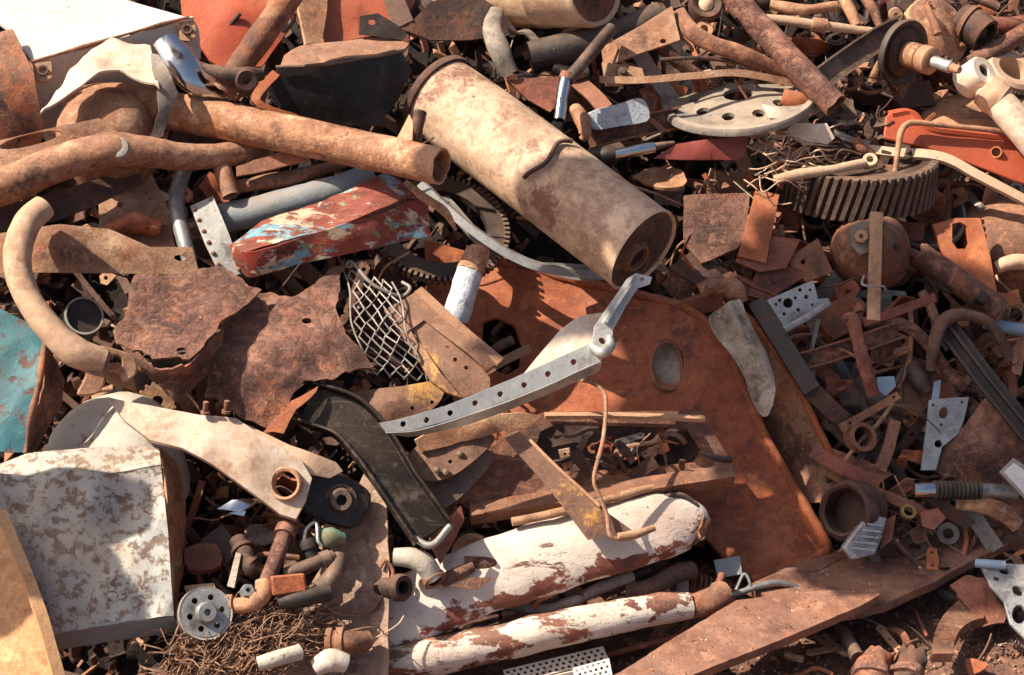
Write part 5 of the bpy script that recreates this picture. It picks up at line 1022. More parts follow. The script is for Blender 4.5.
# burlap
m = Mesh(); m.plate([(709, 316, 84), (724, 306, 92), (740, 298, 98), (746, 312, 100), (758, 336, 100), (770, 362, 98), (775, 392, 94), (768, 416, 88), (758, 412, 88), (750, 396, 90), (744, 376, 92), (728, 350, 90), (714, 332, 86)], th=1.5, ctrl=[(735, 325, 104), (755, 372, 102), (745, 350, 96)], crump=3, crease=3, cf=16, sm=2, grid=3, warp=lambda x, y: 4.5 * math.sin((x * .9 + y * .42) / 4.6 + .4 * math.sin(y / 14)) + 1.5 * math.sin((x * .9 + y * .3) / 2.3 + 1)); one('burlap_rag', 'limp grey beige burlap rag draped beside the orange panel', 'rag', m, MAT['cloth'], lm=(742, 350, 'grey burlap rag'))
m = Mesh(); m.tube([(700, 290, 76), (715, 284, 84), (734, 290, 86), (742, 302, 82)], [6, 9, 9, 5], seg=14, dent=5); one('rag_knot', 'tan lumpy knot of rusted cloth above the burlap rag', 'rag', m, MAT['rust_tan'])
Lp = [(-9, 0), (9, 0), (9, -3), (-6, -3), (-6, -14), (-9, -14)]
m = Mesh(); m.sweep([(756, 300, 80), (782, 342, 88), (812, 390, 92)], Lp, wob=.4, straight=True); one('black_angle', 'long black angle iron running down right from the perforated hinge', 'angle iron', m, MAT['black_metal'], lm=(785, 345, 'long black angle iron'))
m = Mesh(); m.sweep([(810, 388, 84), (828, 406, 86), (852, 428, 82)], Lp, wob=1); one('rusty_angle', 'rusty dark angle end continuing from the black angle iron', 'angle iron', m, MAT['rust_dark'])
plate1('brown_flap', 'dark brown rough flap right of the perforated hinge', [(806, 326, 60), (828, 304, 66), (852, 292, 70), (866, 304, 70), (860, 326, 66), (830, 342, 60)], 'rust_brown', 5, crump=3)
m = Mesh(); m.tube([(868, 326, 80), (884, 322, 86), (900, 324, 90), (918, 334, 92), (934, 352, 90), (948, 372, 84), (964, 388, 76)], [4, 5.5, 6, 6, 6, 6, 4.5], flat=.6, up=F, seg=14, dent=.8); one('curved_band', 'pinkish curved flat band right of the pale upright strip', 'band', m, MAT['rust_purple'], lm=(915, 340, 'pink curved band'))
m = Mesh(); m.bar([(864, 322, 90), (900, 310, 96), (936, 297, 94)], 9, 4, wob=.8); one('red_bar', 'reddish flat bar crossing the foot of pale upright strip', 'flat bar', m, MAT['rust_red'])
m = Mesh(); m.tube([(843, 322, 92), (852, 320, 98), (858, 340, 100), (866, 370, 98), (874, 396, 90)], [5, 8, 7, 6.5, 6], flat=.5, up=F, seg=14, dent=1.5, n=8); one('spanner_lever', 'rusty brown spanner shaped arm in middle right of heap', 'arm', m, MAT['rust_red'], lm=(860, 355, 'spanner shaped arm'))
m = Mesh(); m.sweep([(798, 362, 76), (840, 350, 84), (898, 330, 86)], [(-7, 0), (7, 0), (7, 5), (9, 5), (9, -3), (-9, -3), (-9, 5), (-7, 5)], wob=.8); one('channel_bar', 'rusty thin channel bar behind the spanner shaped arm', 'channel', m, MAT['rust_brown'])
m = Mesh(); m.plate([(840, 424, 92), (870, 408, 96), (897, 392, 98), (901, 398, 98), (872, 415, 94), (843, 432, 90)], th=4, holes=[(894, 397, 1.6), (850, 423, 1.6)], grid=5, crump=.4); one('drilled_bar', 'rusty flat bar with end hole below spanner shaped arm', 'flat bar', m, MAT['rust_brown'])
plate1('blue_plate', 'small pale blue plate right of the spanner shaped arm', [(877, 377, 80), (894, 376, 82), (896, 386, 82), (886, 396, 80), (878, 390, 78)], 'blue_paint', 3)
plate1('blue_strip', 'thin pale blue strip poking above galvanised hole plate', [(934, 382, 76), (941, 380, 78), (939, 400, 80), (931, 402, 78)], 'blue_paint', 3, 'strip')
plate1('hole_plate', 'galvanised grey plate with keyhole cutouts at right', [(929, 400, 84), (948, 398, 88), (969, 397, 88), (964, 420, 88), (958, 434, 86), (942, 447, 84), (936, 470, 80), (921, 470, 78)], 'galvanised', 3, holes=[(943, 413, 4.2, 6, 20), (938, 444, 4), (933, 405, 1.4), (962, 402, 1.4), (941, 425, 1.6)], grid=6, crump=.4, lm=(945, 425, 'galvanised hole plate'))
m = Mesh(); m.tube([(930, 370, 90), (933, 350, 100), (940, 326, 106), (952, 316, 108), (968, 315, 108), (988, 322, 106), (1000, 338, 102), (1010, 360, 94)], [5, 7, 8, 8, 7.5, 7, 7, 6], flat=.75, seg=18, dent=1.2, n=8); one('bent_hose', 'limp brown perished hose looping over the right black rail', 'hose', m, MAT['hose_brown'], lm=(960, 320, 'limp brown hose'))
q = 11; m = Mesh(); m.sweep([(946, 326, 96), (985, 378, 102), (1045, 452, 104)], [(-q, 5), (-q + 3, 5), (-q + 3, 0), (0, 0), (0, 8), (3, 8), (3, 0), (q, 0), (q, -3), (-q, -3)], wob=.3, straight=True); one('black_rail', 'black steel rail sloping down to the right edge', 'rail', m, MAT['black_metal'], lm=(1000, 395, 'black sloping rail'))
m = Mesh(); m.tube([(984, 322, 76), (1010, 328, 82), (1060, 334, 84)], 6.5, seg=16, dent=.4); one('blue_tube', 'dark blue grey tube at right edge near brown hose', 'tube', m, MAT['blue_paint'])
plate1('corroded_sheet', 'large rusty sheet with whitish bloom under the black rail', [(934, 470, 74), (948, 440, 82), (966, 424, 88), (985, 398, 90), (1010, 400, 92), (1050, 430, 92), (1050, 490, 84), (990, 488, 78), (958, 486, 74)], 'rust_purple', 5, 'metal sheet', lm=(985, 455, 'large rusty sheet'), crump=3, ctrl=[(990, 450, 94)])
plate1('brown_sheet', 'plain brown sheet between pink band and black rail', [(900, 352, 56), (944, 366, 62), (960, 400, 64), (938, 430, 60), (905, 410, 54)], 'rust_brown', 4, 'metal sheet', crump=3)
plate1('grey_sheet', 'dull grey sheet panel below the rusty channel bar', [(806, 364, 48), (846, 372, 54), (860, 404, 56), (846, 424, 54), (816, 396, 48)], 'black_metal', 4, 'metal sheet', crump=3)
m = Mesh(); m.lathe((862, 437, 84), (.35, .1, .93), [(11, 4), (15.5, 4), (16, -10), (11.5, -10), (11, 4)], seg=30, dent=1, sx=.9); one('clamp_ring', 'rusty open clamp ring below the drilled flat bar', 'clamp ring', m, MAT['rust_brown'])
m = Mesh(); m.tube([(908, 362, 60), (918, 378, 68), (926, 392, 66)], [8, 9, 7], hollow=2, seg=16, dent=1.5); one('elbow_stub', 'grey brown pipe stub below the pink curved band', 'pipe', m, MAT['brown_worn'])
m = Mesh(); m.bar([(812, 450, 70), (840, 466, 78), (880, 484, 80)], 14, 4, wob=1.5); one('folded_strip', 'dark red folded strip below the rusty clamp ring', 'metal strip', m, MAT['rust_red'])
m = Mesh(); m.bar([(880, 470, 80), (888, 450, 84), (896, 420, 82)], 12, 4, wob=1.5); one('upright_strip', 'brown upright strip right of the rusty clamp ring', 'metal strip', m, MAT['rust_purple'])
m = Mesh(); m.tube([(996, 268, 84), (1012, 262, 90), (1050, 262, 90)], [6, 8, 8], seg=14, dent=1.5); one('tan_bar', 'tan bar stub at right edge beside orange slotted plate', 'bar', m, MAT['tan_dusty'])
m = Mesh(); m.sweep([(975, 288, 80), (1002, 300, 86), (1020, 296, 84)], [(-7, 0), (7, 0), (7, -6), (-7, -6)], wob=1); one('rusty_offcut', 'rusty slat end just right of the corroded pipe', 'slat', m, MAT['rust_orange'])
# ------------------------------------------------------------------ lower right, on the ground
def gplate(name, label, out, z, mat, th=6, cat='metal plate', lm=None, **k):
    m = Mesh(); m.plate([G(x, y, z + (dz[0] if dz else 0)) for (x, y, *dz) in out], th=th, **{**dict(crump=1.0), **k}); return one(name, label, cat, m, MAT[mat], lm=lm, bevel=1.5)
gplate('steel_slab', 'long thick brown ground plate running to the right edge', [(746, 586, .02), (800, 560, .01), (870, 540), (940, 524), (1000, 508), (1060, 494), (1060, 526, .02), (1024, 536, .02), (970, 560, .02), (936, 580, .02), (884, 604, .02), (840, 612, .02), (790, 606, .02)], .085, 'ground_plate', 9, lm=(950, 545, 'long ground plate'), crump=2.5, cf=5, rag=1)
gplate('steel_slab', 'flat brown plate with thick edge in front of the orange panel', [(560, 700), (620, 672), (700, 622), (736, 600), (800, 592), (876, 588), (880, 594), (860, 606), (780, 640), (700, 672), (640, 700), (600, 720)], .135, 'ground_plate', 10, lm=(770, 615, 'flat front plate'), crump=1.2, cf=4, rag=.8)
t = thing('shock_grip', 'shock rod with black ribbed rubber boot lying at right', 'shock absorber', G(965, 495, .1), lm=(960, 490, 'ribbed black boot'))
def gtube(pts, r, **k):
    m = Mesh(); m.tube([G(x, y, z) for x, y, z in pts], r, **k); return m
m = Mesh(); m.tube([(914, 490, 96), (924, 490, 98), (936, 490, 98)], 7.6, seg=20); part('chrome_end', m, MAT['chrome'], t)
pts = []; rr = []
for i in range(33): pts.append((933 + 46 * i / 32, 490 + .5 * i / 32, 98 + 2 * i / 32)); rr.append(9.6 if i % 3 else 7.6)
m = Mesh(); m.tube(pts, rr, seg=22, n=1); part('rubber_boot', m, MAT['rubber'], t)
m = Mesh(); m.tube([(978, 490, 100), (996, 491, 102), (1016, 493, 102)], [7.4, 7.4, 7], seg=20); part('bright_shaft', m, MAT['galvanised'], t)
t = thing('white_tag', 'blank white plate tag with grey border at right edge', 'tag', (1016, 480, 110), lm=(1016, 475, 'blank white tag'))
m = Mesh(); m.plate([(1000, 472, 126), (1014, 458, 130), (1042, 478, 128), (1032, 506, 122)], th=3, crump=.3); part('border', m, MAT['grey_steel'], t)
m = Mesh(); m.plate([(1004, 472, 127.6), (1014, 463, 130.5), (1038, 480, 129), (1030, 500, 124)], th=1.2); part('face', m, MAT['sign_white'], t)
m = Mesh(); m.tube([(956, 502, 90), (980, 504, 96), (1002, 512, 96), (1018, 526, 90)], [7, 9, 9, 8], flat=.4, up=F, seg=16, dent=1, n=7); one('brake_lining', 'dusty tan curved brake lining below the ribbed black boot', 'brake lining', m, MAT['rust_tan'], lm=(985, 508, 'tan curved lining'))
t = thing('torn_drum', 'rusty torn drum with dark mouth right of the orange panel foot', 'drum', (845, 545, 40), lm=(842, 515, 'rusty torn drum'))
m = Mesh(); m.lathe((846, 512, 76), (-.62, .1, .78), [(22, 6), (25, 8), (29, 6), (32, -4), (30, -10), (33, -22), (26, -36), (22, -36), (22, 6)], seg=34, dent=4); part('shell', m, MAT['rust_dark'], t)
m = Mesh(); m.lathe((846, 512, 76), (-.62, .1, .78), [(0, -18), (22.5, -18), (22.5, -20), (0, -20)], seg=24); part('dark_mouth', m, MAT['rust_dark'], t)
t = thing('finned_casting', 'pale grey finned aluminium casting right of the torn drum', 'casting', (865, 560, 60), lm=(866, 537, 'finned casting'))
m = Mesh(); m.plate([(843, 548, 86), (856, 530, 94), (870, 514, 98), (888, 518, 96), (882, 540, 92), (875, 555, 86), (852, 560, 84)], th=10, crump=1.2, grid=5); part('body', m, MAT['aluminium'], t, bevel=2)
for i in range(5):
    f_ = (i + .5) / 5; m = Mesh(); m.bar([(850 + 20 * f_, 551 - 30 * f_, 92 + 8 * f_), (874 + 10 * f_, 553 - 30 * f_, 91 + 8 * f_)], 2, 4, n=2); part('fin', m, MAT['aluminium'], t)
m = Mesh(); q = G(914, 551, .092); m.lathe(q, Vector((.05, -.05, 1)), [(6.5, 5), (9, 6), (17, 5), (17, -1), (6.5, -1), (6.5, 5)], seg=8); one('hex_washer', 'flat grey brown nut washer lying on the long ground plate', 'washer', m, MAT['brown_worn'], lm=(914, 551, 'flat nut washer'))
m = Mesh(); m.plate([G(932 + 26 * math.cos(a) * 2.0 + 52, 652 + 58 * math.sin(a) * 1.02, .10 + .03 * math.sin(a)) for a in [rad(178 + 92 * i / 9) for i in range(10)]] + [G(984 + 31 * math.cos(a), 652 + 34 * math.sin(a), .10 + .03 * math.sin(a)) for a in [rad(270 - 92 * i / 9) for i in range(10)]], th=10, crump=1.2, grid=5, sm=0); one('brake_shoe', 'brown crescent brake shoe standing on the ground at lower right', 'brake shoe', m, MAT['rust_brown'], lm=(950, 620, 'crescent brake shoe'), bevel=1.5)
t = thing('pressed_casting', 'silver grey casting with slots and blue tube at lower right edge', 'casting', G(1005, 600, .05), lm=(1005, 590, 'silver slotted casting'))
m = Mesh(); m.plate([G(979, 562, .17), G(1006, 563, .17), G(1060, 566, .16), G(1060, 640, .08), G(1030, 642, .07), G(1010, 622, .09), G(1004, 600, .12), G(990, 584, .15)], th=5, holes=[(1004, 572, 5, 3, 10), (1018, 590, 6, 4, 30), (996, 580, 3, 2), (1020, 612, 7, 9)], crump=2, grid=6); part('body', m, MAT['aluminium'], t, bevel=1.5)
m = Mesh(); m.tube([G(976, 563, .17), G(990, 564, .175), G(1005, 565, .175)], 4.5, seg=14, n=3); part('blue_tube', m, MAT['blue_paint'], t)
m = Mesh(); m.plate([G(950, 584, .10), G(966, 574, .12), G(984, 578, .12), G(998, 600, .09), G(1009, 614, .06), G(1004, 624, .05), G(982, 626, .05), G(966, 606, .08)], th=4, crump=5, rag=3, grid=6); one('rusted_crust', 'red brown ragged rust crust behind the crescent brake shoe', 'rust crust', m, MAT['rust_red'])
for i, (x, lab) in enumerate(((880, 'left one of two rusty canister lumps at the bottom edge'), (908, 'right one of two rusty canister lumps at the bottom edge'))):
    t = thing('rusty_canister', lab, 'canister', G(x, 676, .0), group='rusty canisters at the bottom edge')
    m = Mesh(); m.tube([G(x - 14, 700, .02), G(x - 5, 676, .05), G(x + 4, 652, .08)], [15, 18, 16], seg=26, hollow=2, dent=9, rag=9, n=9); part('can', m, MAT['rust_dark' if i else 'rust_brown'], t)
    m = Mesh(); m.tube([G(x - 6, 680, .05), G(x - 4, 673, .056)], 19.5, seg=26, n=3, dent=9); part('band', m, MAT['rust_purple'], t)
t = thing('small_cylinder', 'small grey cylinder lying in shade left of the canister lumps', 'cylinder', G(850, 650, 0), lm=(850, 645, 'small grey cylinder'))
m = gtube([(842, 632, .05), (850, 645, .05), (858, 658, .05)], 7.5, seg=18); part('body', m, MAT['brown_worn'], t)
m = gtube([(838, 627, .05), (842, 632, .05)], 4, seg=12, n=2); part('spigot', m, MAT['rust_dark'], t)
m = gtube([(928, 582, .05), (945, 596, .04), (962, 600, .03), (980, 592, .03)], [5, 6, 5, 4], seg=12, dent=1); one('grey_hose', 'dark grey bent hose on ground under the ground plate edge', 'hose', m, MAT['rubber'])
m = Mesh(); m.lathe((908, 512, 92), (.2, .5, .84), [(5, 2), (8, 2), (8, -2), (5, -2), (5, 2)], seg=20); one('brass_ring', 'small brass ring on scrap bits left of tan curved lining', 'ring', m, MAT['brass'])
for lab, out, mt, h_ in (
    ('rusty thin bracket flap left of the tan curved lining', [(920, 512, 88), (938, 508, 92), (946, 518, 92), (934, 530, 88), (922, 526, 86)], 'rust_red', 0),
    ('dark flat strap running under the ribbed black boot', [(926, 500, 84), (944, 500, 88), (976, 522, 86), (966, 530, 82), (944, 516, 84)], 'rust_dark', 0),
    ('brown folded strip left of brass ring', [(876, 486, 82), (910, 500, 86), (940, 516, 84), (936, 522, 82), (900, 508, 82), (872, 494, 80)], 'rust_brown', 0),
    ('thin reddish plate right of the finned casting', [(886, 520, 86), (896, 514, 90), (892, 540, 84), (880, 550, 80)], 'rust_red', 0),
    ('wide dark plate above the torn drum', [(826, 446, 58), (870, 462, 70), (893, 474, 76), (876, 484, 72), (844, 486, 62), (826, 476, 56)], 'rust_brown', 0)):
    plate1('scrap_flap', lab, out, mt, 4, 'metal flap')
# ------------------------------------------------------------------ unseen sheet on a post, added and outlined to shade the white box
spts = [P(x, y, 112) + SUN * 1.15 for x, y in [(-60, 468), (27, 471), (62, 471), (105, 483), (163, 497), (169, 545), (136, 547), (105, 564), (72, 588), (80, 606), (108, 616), (100, 632), (50, 648), (-60, 655)]]
t = thing('shade_sheet', 'unseen bent sheet on a post added to shade the white box', 'metal sheet', spts[0])
m = Mesh(); m.plate(spts, th=4, crump=3, grid=14); part('sheet', m, MAT['rust_brown'], t)
m = Mesh(); q_ = spts[0].lerp(spts[-1], .5); m.tube([q_ + Vector((.03, 0, .25)), q_ + Vector((.02, 0, -.4)), Vector((q_.x, q_.y, -.1))], .022, px=False, seg=12); part('post', m, MAT['rust_dark'], t)
# ------------------------------------------------------------------ unseen plate hung over the heap, added and cut to shade the right side
shade = [(735, 352), (714, 394), (688, 352), (655, 362), (612, 335), (565, 372), (545, 436), (640, 446), (738, 452), (792, 524), (820, 570), (845, 580), (900, 668), (1100, 690), (1180, 520), (1120, 330), (1010, 330), (960, 306), (900, 296), (830, 300), (760, 268), (706, 296)]
old = [(700, 292), (760, 268), (830, 300), (900, 296), (960, 306), (1010, 330), (1120, 330), (1180, 520), (1100, 690), (900, 668), (800, 610), (838, 566), (842, 500), (800, 400), (740, 330)]
SHADE_DIST = 3.0
pts = [P(x, y, 60) + SUN * SHADE_DIST for x, y in shade]
t = thing('shade_plate', 'unseen steel plate on chains added above the heap to shade it', 'steel plate', sum(pts, Vector()) / len(pts))
slot = [to_px(P(x, y, 48) + SUN * SHADE_DIST) for x, y in [(722, 384), (736, 376), (772, 434), (808, 496), (824, 530), (806, 540), (784, 500), (764, 470), (770, 452), (748, 424)]]  # opening cut so a sun streak reaches the orange panel's right edge
m = Mesh(); m.plate(pts, th=3, crump=0, cf=4, grid=30, holes=[slot]); part('plate', m, MAT['rust_brown'], t)
hook = sum(pts, Vector()) / len(pts) + Vector((0, 0, 1.4))
for i in (4, 10, 14, 19):
    m = Mesh(); m.tube([pts[i].lerp(hook, .02), hook], .014, px=False, seg=8); part('chain', m, MAT['black_metal'], t)
m = Mesh(); m.tube([hook, hook + Vector((0, 0, .25)), hook + Vector((0, 0, 6))], .03, px=False, seg=10); part('cable', m, MAT['black_metal'], t)
# ------------------------------------------------------------------ small scrap pieces between the big ones, each an object of its own
rf = random.Random(2024)
O = T.copy()
def L3(a, b, c=0): return O + (R * a + U * b + F * c) * u
def ngon(n, r, j=.35): return [(math.cos(2 * math.pi * i / n) * r * rf.uniform(1 - j, 1 + j), math.sin(2 * math.pi * i / n) * r * rf.uniform(1 - j, 1 + j)) for i in range(n)]
def mk_strip():
    L = rf.uniform(22, 50); b = rf.uniform(-14, 14); w = rf.uniform(3.5, 10); m = Mesh()
    m.sweep([L3(-L, 0), L3(-L * .2, b * .3, rf.uniform(-4, 4)), L3(L * .4, b, rf.uniform(0, 8)), L3(L, b * .4)], [(-w / 2, 0), (w / 2, 0), (w / 2, -2.5), (-w / 2, -2.5)], n=5, wob=1); return m
def mk_drilled():
    L = rf.uniform(20, 40); w = rf.uniform(4, 7); m = Mesh()
    m.plate([L3(-L, -w), L3(L, -w), L3(L + w * .7, 0), L3(L, w), L3(-L, w), L3(-L - w * .7, 0)], th=3, holes=[(512 + x, 337.5, 2.2) for x in (-L * .85, 0, L * .85)], grid=7, crump=1.5); return m
def mk_rod():
    L = rf.uniform(30, 70); m = Mesh(); m.tube([L3(-L, rf.uniform(-8, 8)), L3(-L * .3, rf.uniform(-8, 8), rf.uniform(-6, 6)), L3(L * .3, rf.uniform(-10, 10), rf.uniform(0, 10)), L3(L, rf.uniform(-18, 18))], rf.uniform(1.3, 3.2), seg=9, n=6, dent=.5); return m
def mk_pipe():
    L = rf.uniform(16, 40); r = rf.uniform(4.5, 9); m = Mesh(); m.tube([L3(-L, 0), L3(0, rf.uniform(-6, 6), 2), L3(L, 0)], r, hollow=1.6, seg=18, dent=1, rag=1); return m
def mk_shard():
    m = Mesh(); m.plate([L3(x, y) for x, y in ngon(rf.randint(5, 8), rf.uniform(14, 28), .4)], th=2.5, crump=4, cf=16, rag=2, grid=6); return m
def mk_bolt():
    r = rf.uniform(2.4, 4); m = Mesh(); m.hexnut(L3(-12, 0), R, r * 1.8, r * 1.2); m.lathe(L3(-12, 0), R, [(0, r), (r, r), (r, rf.uniform(18, 34)), (0, 36)], seg=14); return m
def mk_nut():
    r = rf.uniform(6, 10); m = Mesh(); m.hexnut(L3(0, 0), F, r, r * .8, r * .5); return m
def mk_washer():
    r = rf.uniform(8, 15); m = Mesh(); m.lathe(L3(0, 0), F, [(r * .5, 1.5), (r, 1.5), (r, -1.5), (r * .5, -1.5), (r * .5, 1.5)], seg=28); return m
def mk_angle():
    L = rf.uniform(24, 52); m = Mesh(); w = rf.uniform(6, 10)
    m.sweep([L3(-L, 0), L3(0, rf.uniform(-3, 3)), L3(L, 0)], [(-w, 0), (w, 0), (w, -2.4), (-w + 2.4, -2.4), (-w + 2.4, -w * 1.4), (-w, -w * 1.4)], wob=.8); return m
def mk_arc():
    r = rf.uniform(20, 34); w = rf.uniform(7, 12); a = rf.uniform(1.2, 2.6); m = Mesh(); n_ = 12
    m.plate([L3(math.cos(a * i / n_) * r, math.sin(a * i / n_) * r) for i in range(n_ + 1)] + [L3(math.cos(a * i / n_) * (r - w), math.sin(a * i / n_) * (r - w)) for i in range(n_, -1, -1)], th=rf.uniform(4, 9), grid=6, crump=.6); return m
def mk_flange():
    r = rf.uniform(13, 22); m = Mesh(); m.lathe(L3(0, 0), F, [(r * .28, 9), (r * .5, 9), (r * .55, 3), (r * .95, 2.5), (r, 0), (r, -4), (r * .28, -4), (r * .28, 9)], seg=32, dent=.6); return m
def mk_spring():
    r = rf.uniform(7, 11); tn = rf.randint(5, 8); p_ = rf.uniform(5, 7); m = Mesh()
    m.tube([L3((i / 10 - tn / 2) * p_, math.cos(i * .628) * r, math.sin(i * .628) * r) for i in range(tn * 10 + 1)], rf.uniform(1.4, 2.2), seg=8, n=2); return m
def mk_bracket():
    w = rf.uniform(8, 13); a = rf.uniform(14, 26); m = Mesh()
    m.plate([L3(-a, -w, -8), L3(-a, w, -8), L3(0, w, 0), L3(a, w * .7, 9), L3(a * 1.1, 0, 10), L3(a, -w * .7, 9), L3(0, -w, 0)], th=3.5, holes=[(512 - a * .6, 337, 3), (512 + a * .6, 337, 3)], grid=6, crump=.8); return m
def mk_ring():
    r = rf.uniform(9, 18); m = Mesh(); m.tube([L3(math.cos(i * math.pi / 10) * r, math.sin(i * math.pi / 10) * r * .9, 0) for i in range(20)], rf.uniform(1.6, 3), seg=9, n=2, dent=.5); return m
def mk_bush():
    r = rf.uniform(7, 11); m = Mesh(); pr = [(r * .45, 0)]
    for k in range(5): pr += [(r, k * 4), (r, k * 4 + 2.4), (r * .85, k * 4 + 2.8), (r * .85, k * 4 + 3.8)]
    m.lathe(L3(-9, 0), R, pr + [(r * .45, 20), (r * .45, 0)], seg=22); return m
def mk_tin():
    m = Mesh(); m.plate([L3(x, y) for x, y in ngon(rf.randint(5, 7), rf.uniform(16, 26), .35)], th=1.5, crump=9, cf=22, rag=3, grid=4.5); return m
def mk_gear():
    r = rf.uniform(12, 20); n_ = rf.randint(14, 20); m = Mesh(); out = []
    for i in range(n_):
        for k, rr in ((-.28, .86), (-.16, 1), (.16, 1), (.28, .86)):
            a = 2 * math.pi * (i + k) / n_; out.append(L3(math.cos(a) * r * rr, math.sin(a) * r * rr))
    m.plate(out, th=6, holes=[(512, 337.5, r * .3)], grid=9); return m
def mk_lever():
    L = rf.uniform(22, 40); m = Mesh(); m.tube([L3(-L, 0), L3(-L * .3, rf.uniform(-6, 6), 4), L3(L * .6, rf.uniform(-8, 8), 3), L3(L, 0)], [6, 3.5, 4, 7], flat=.5, up=F, seg=14, dent=1, n=7); m.lathe(L3(-L, 0, 0), F, [(2.5, 4), (7, 4), (7, -4), (2.5, -4), (2.5, 4)], seg=18); return m
def mk_wire():
    L = rf.uniform(40, 90); m = Mesh(); ph = rf.uniform(0, 6); am = rf.uniform(6, 24)
    m.tube([L3((i / 6 - .5) * 2 * L, am * math.sin(i * rf.uniform(.7, 1.1) + ph), 7 * math.sin(i * 1.3 + ph)) for i in range(7)], rf.uniform(.6, 1.3), seg=7, n=6); return m
def mk_sheetstrip():
    L = rf.uniform(18, 34); w = rf.uniform(7, 14); m = Mesh()
    m.plate([L3(-L, -w, rf.uniform(-6, 6)), L3(L * .2, -w * rf.uniform(.5, 1)), L3(L, -w * .3, rf.uniform(0, 12)), L3(L * .9, w * .8, rf.uniform(-4, 12)), L3(-L * .1, w), L3(-L * .9, w * .6, rf.uniform(-8, 4))], th=1.6, crump=2, crease=5, rag=2.5, grid=4); return m
KINDS = [ (mk_wire, 12, 62, 'loose_wire', 'loose wire', 'wire', 'bdtk'), (mk_sheetstrip, 9, 58, 'torn_sheet', 'torn sheet strip', 'metal sheet', 'bdrpots'), # maker, variants, weight, name, noun, category, materials(name, colour word)
 (mk_strip, 9, 84, 'metal_strip', 'bent strip', 'metal strip', 'bdrpotsk'), (mk_drilled, 4, 18, 'drilled_strap', 'drilled strap', 'strap', 'bdgpts'), (mk_rod, 8, 64, 'bent_rod', 'bent rod', 'rod', 'bdrtpks'),
 (mk_pipe, 5, 22, 'pipe_offcut', 'pipe offcut', 'pipe', 'bdtpsk'), (mk_shard, 9, 34, 'steel_shard', 'ragged steel shard', 'steel shard', 'bdrpost'), (mk_bolt, 4, 20, 'rusty_bolt', 'bolt', 'bolt', 'bdt'), (mk_nut, 2, 8, 'hex_nut', 'hexagon nut', 'nut', 'bdg'),
 (mk_washer, 3, 14, 'flat_washer', 'flat washer', 'washer', 'bdgt'), (mk_angle, 5, 26, 'angle_offcut', 'angle iron offcut', 'angle iron', 'bdrpks'), (mk_arc, 5, 18, 'brake_shoe', 'curved shoe', 'brake shoe', 'btp'), (mk_flange, 4, 16, 'round_flange', 'round flange', 'flange', 'bdtg'),
 (mk_spring, 3, 9, 'coil_spring', 'coil spring', 'spring', 'bdk'), (mk_bracket, 5, 26, 'folded_bracket', 'folded bracket', 'bracket', 'bdrsto'), (mk_ring, 4, 14, 'wire_ring', 'wire ring', 'ring', 'bdt'), (mk_bush, 3, 10, 'ribbed_bush', 'ribbed bush', 'bush', 'kdb'),
 (mk_tin, 6, 26, 'tin_scrap', 'crumpled tin', 'tin', 'gtrbd'), (mk_gear, 3, 9, 'small_gear', 'small gear', 'gear', 'bdt'), (mk_lever, 5, 12, 'rusty_lever', 'lever arm', 'lever', 'bdtp')]
COL = dict(b=('rust_brown', 'brown'), d=('rust_dark', 'dark'), r=('rust_red', 'reddish'), p=('rust_purple', 'dull maroon'), o=('rust_orange', 'orange'), t=('rust_tan', 'tan'), g=('grey_steel', 'grey'), k=('worn_black', 'black'), s=('worn_steel', 'dull grey'), c=('cream', 'cream'), w=('white_barrel', 'whitish'))
PROTO = []
for mk, nv, wt, nm, noun, cat, cols in KINDS:
    vs = []
    for i in range(nv):
        o = link_obj(nm, mk(), MAT['rust_brown']); o.material_slots[0].link = 'OBJECT'; C.objects.unlink(o); vs.append(o)
    PROTO.append((vs, wt, nm, noun, cat, cols))
NB = Matrix((R, (U - N * U.dot(N)).normalized(), N)).transposed()
def region(n, x0, x1, y0, y1, h0, h1, s0=.75, s1=1.25, only=None, ground=None, dark=0):
    pr = [p for p in PROTO if only is None or p[2] in only]
    for _ in range(n):
        vs, wt, nm, noun, cat, cols = rf.choices(pr, [p[1] for p in pr])[0]
        o = rf.choice(vs).copy(); C.objects.link(o)
        x, y = rf.uniform(x0, x1), rf.uniform(y0, y1)
        for _t in range(20):
            if not any(inpoly(x, y, q_) for q_ in KEEP_OUT) or ground is not None: break
            x, y = rf.uniform(x0, x1), rf.uniform(y0, y1)
        else: continue
        mk_, cw = COL[rf.choice(cols)]
        if dark and rf.random() < dark: mk_, cw = COL['d']
        o.material_slots[0].material = MAT[mk_]
        q = Matrix.Rotation(rf.uniform(0, 6.283), 3, F) if True else None
        tilt = Matrix.Rotation(rf.gauss(0, .45), 3, 'X') @ Matrix.Rotation(rf.gauss(0, .45), 3, 'Y')
        if ground is None:
            o.location = P(x, y, rf.uniform(h0, h1)); M3 = tilt @ q
        else:
            g0 = G(x, y, ground); o.location = g0
            M3 = F.rotation_difference(Vector((0, 0, 1))).to_matrix() @ (Matrix.Rotation(rf.gauss(0, .2), 3, 'X') @ q)
        o.rotation_euler = M3.to_euler(); s_ = rf.uniform(s0, s1); o.scale = (s_, s_, s_)
        o['label'] = ''; o['category'] = cat; FILL.append((o, noun, cw, nm))
FILL = []
KEEP_OUT = [[(700, 286), (745, 306), (800, 376), (845, 470), (842, 500), (800, 506)], [(405, 232), (568, 262), (690, 296), (735, 330), (775, 400), (860, 490), (850, 560), (745, 600), (690, 540), (430, 470), (400, 330)],
            [(-40, 430), (190, 430), (195, 660), (-40, 660)], [(40, -40), (200, -40), (200, 70), (40, 70)], [(390, 50), (450, 20), (700, 220), (640, 300)]]
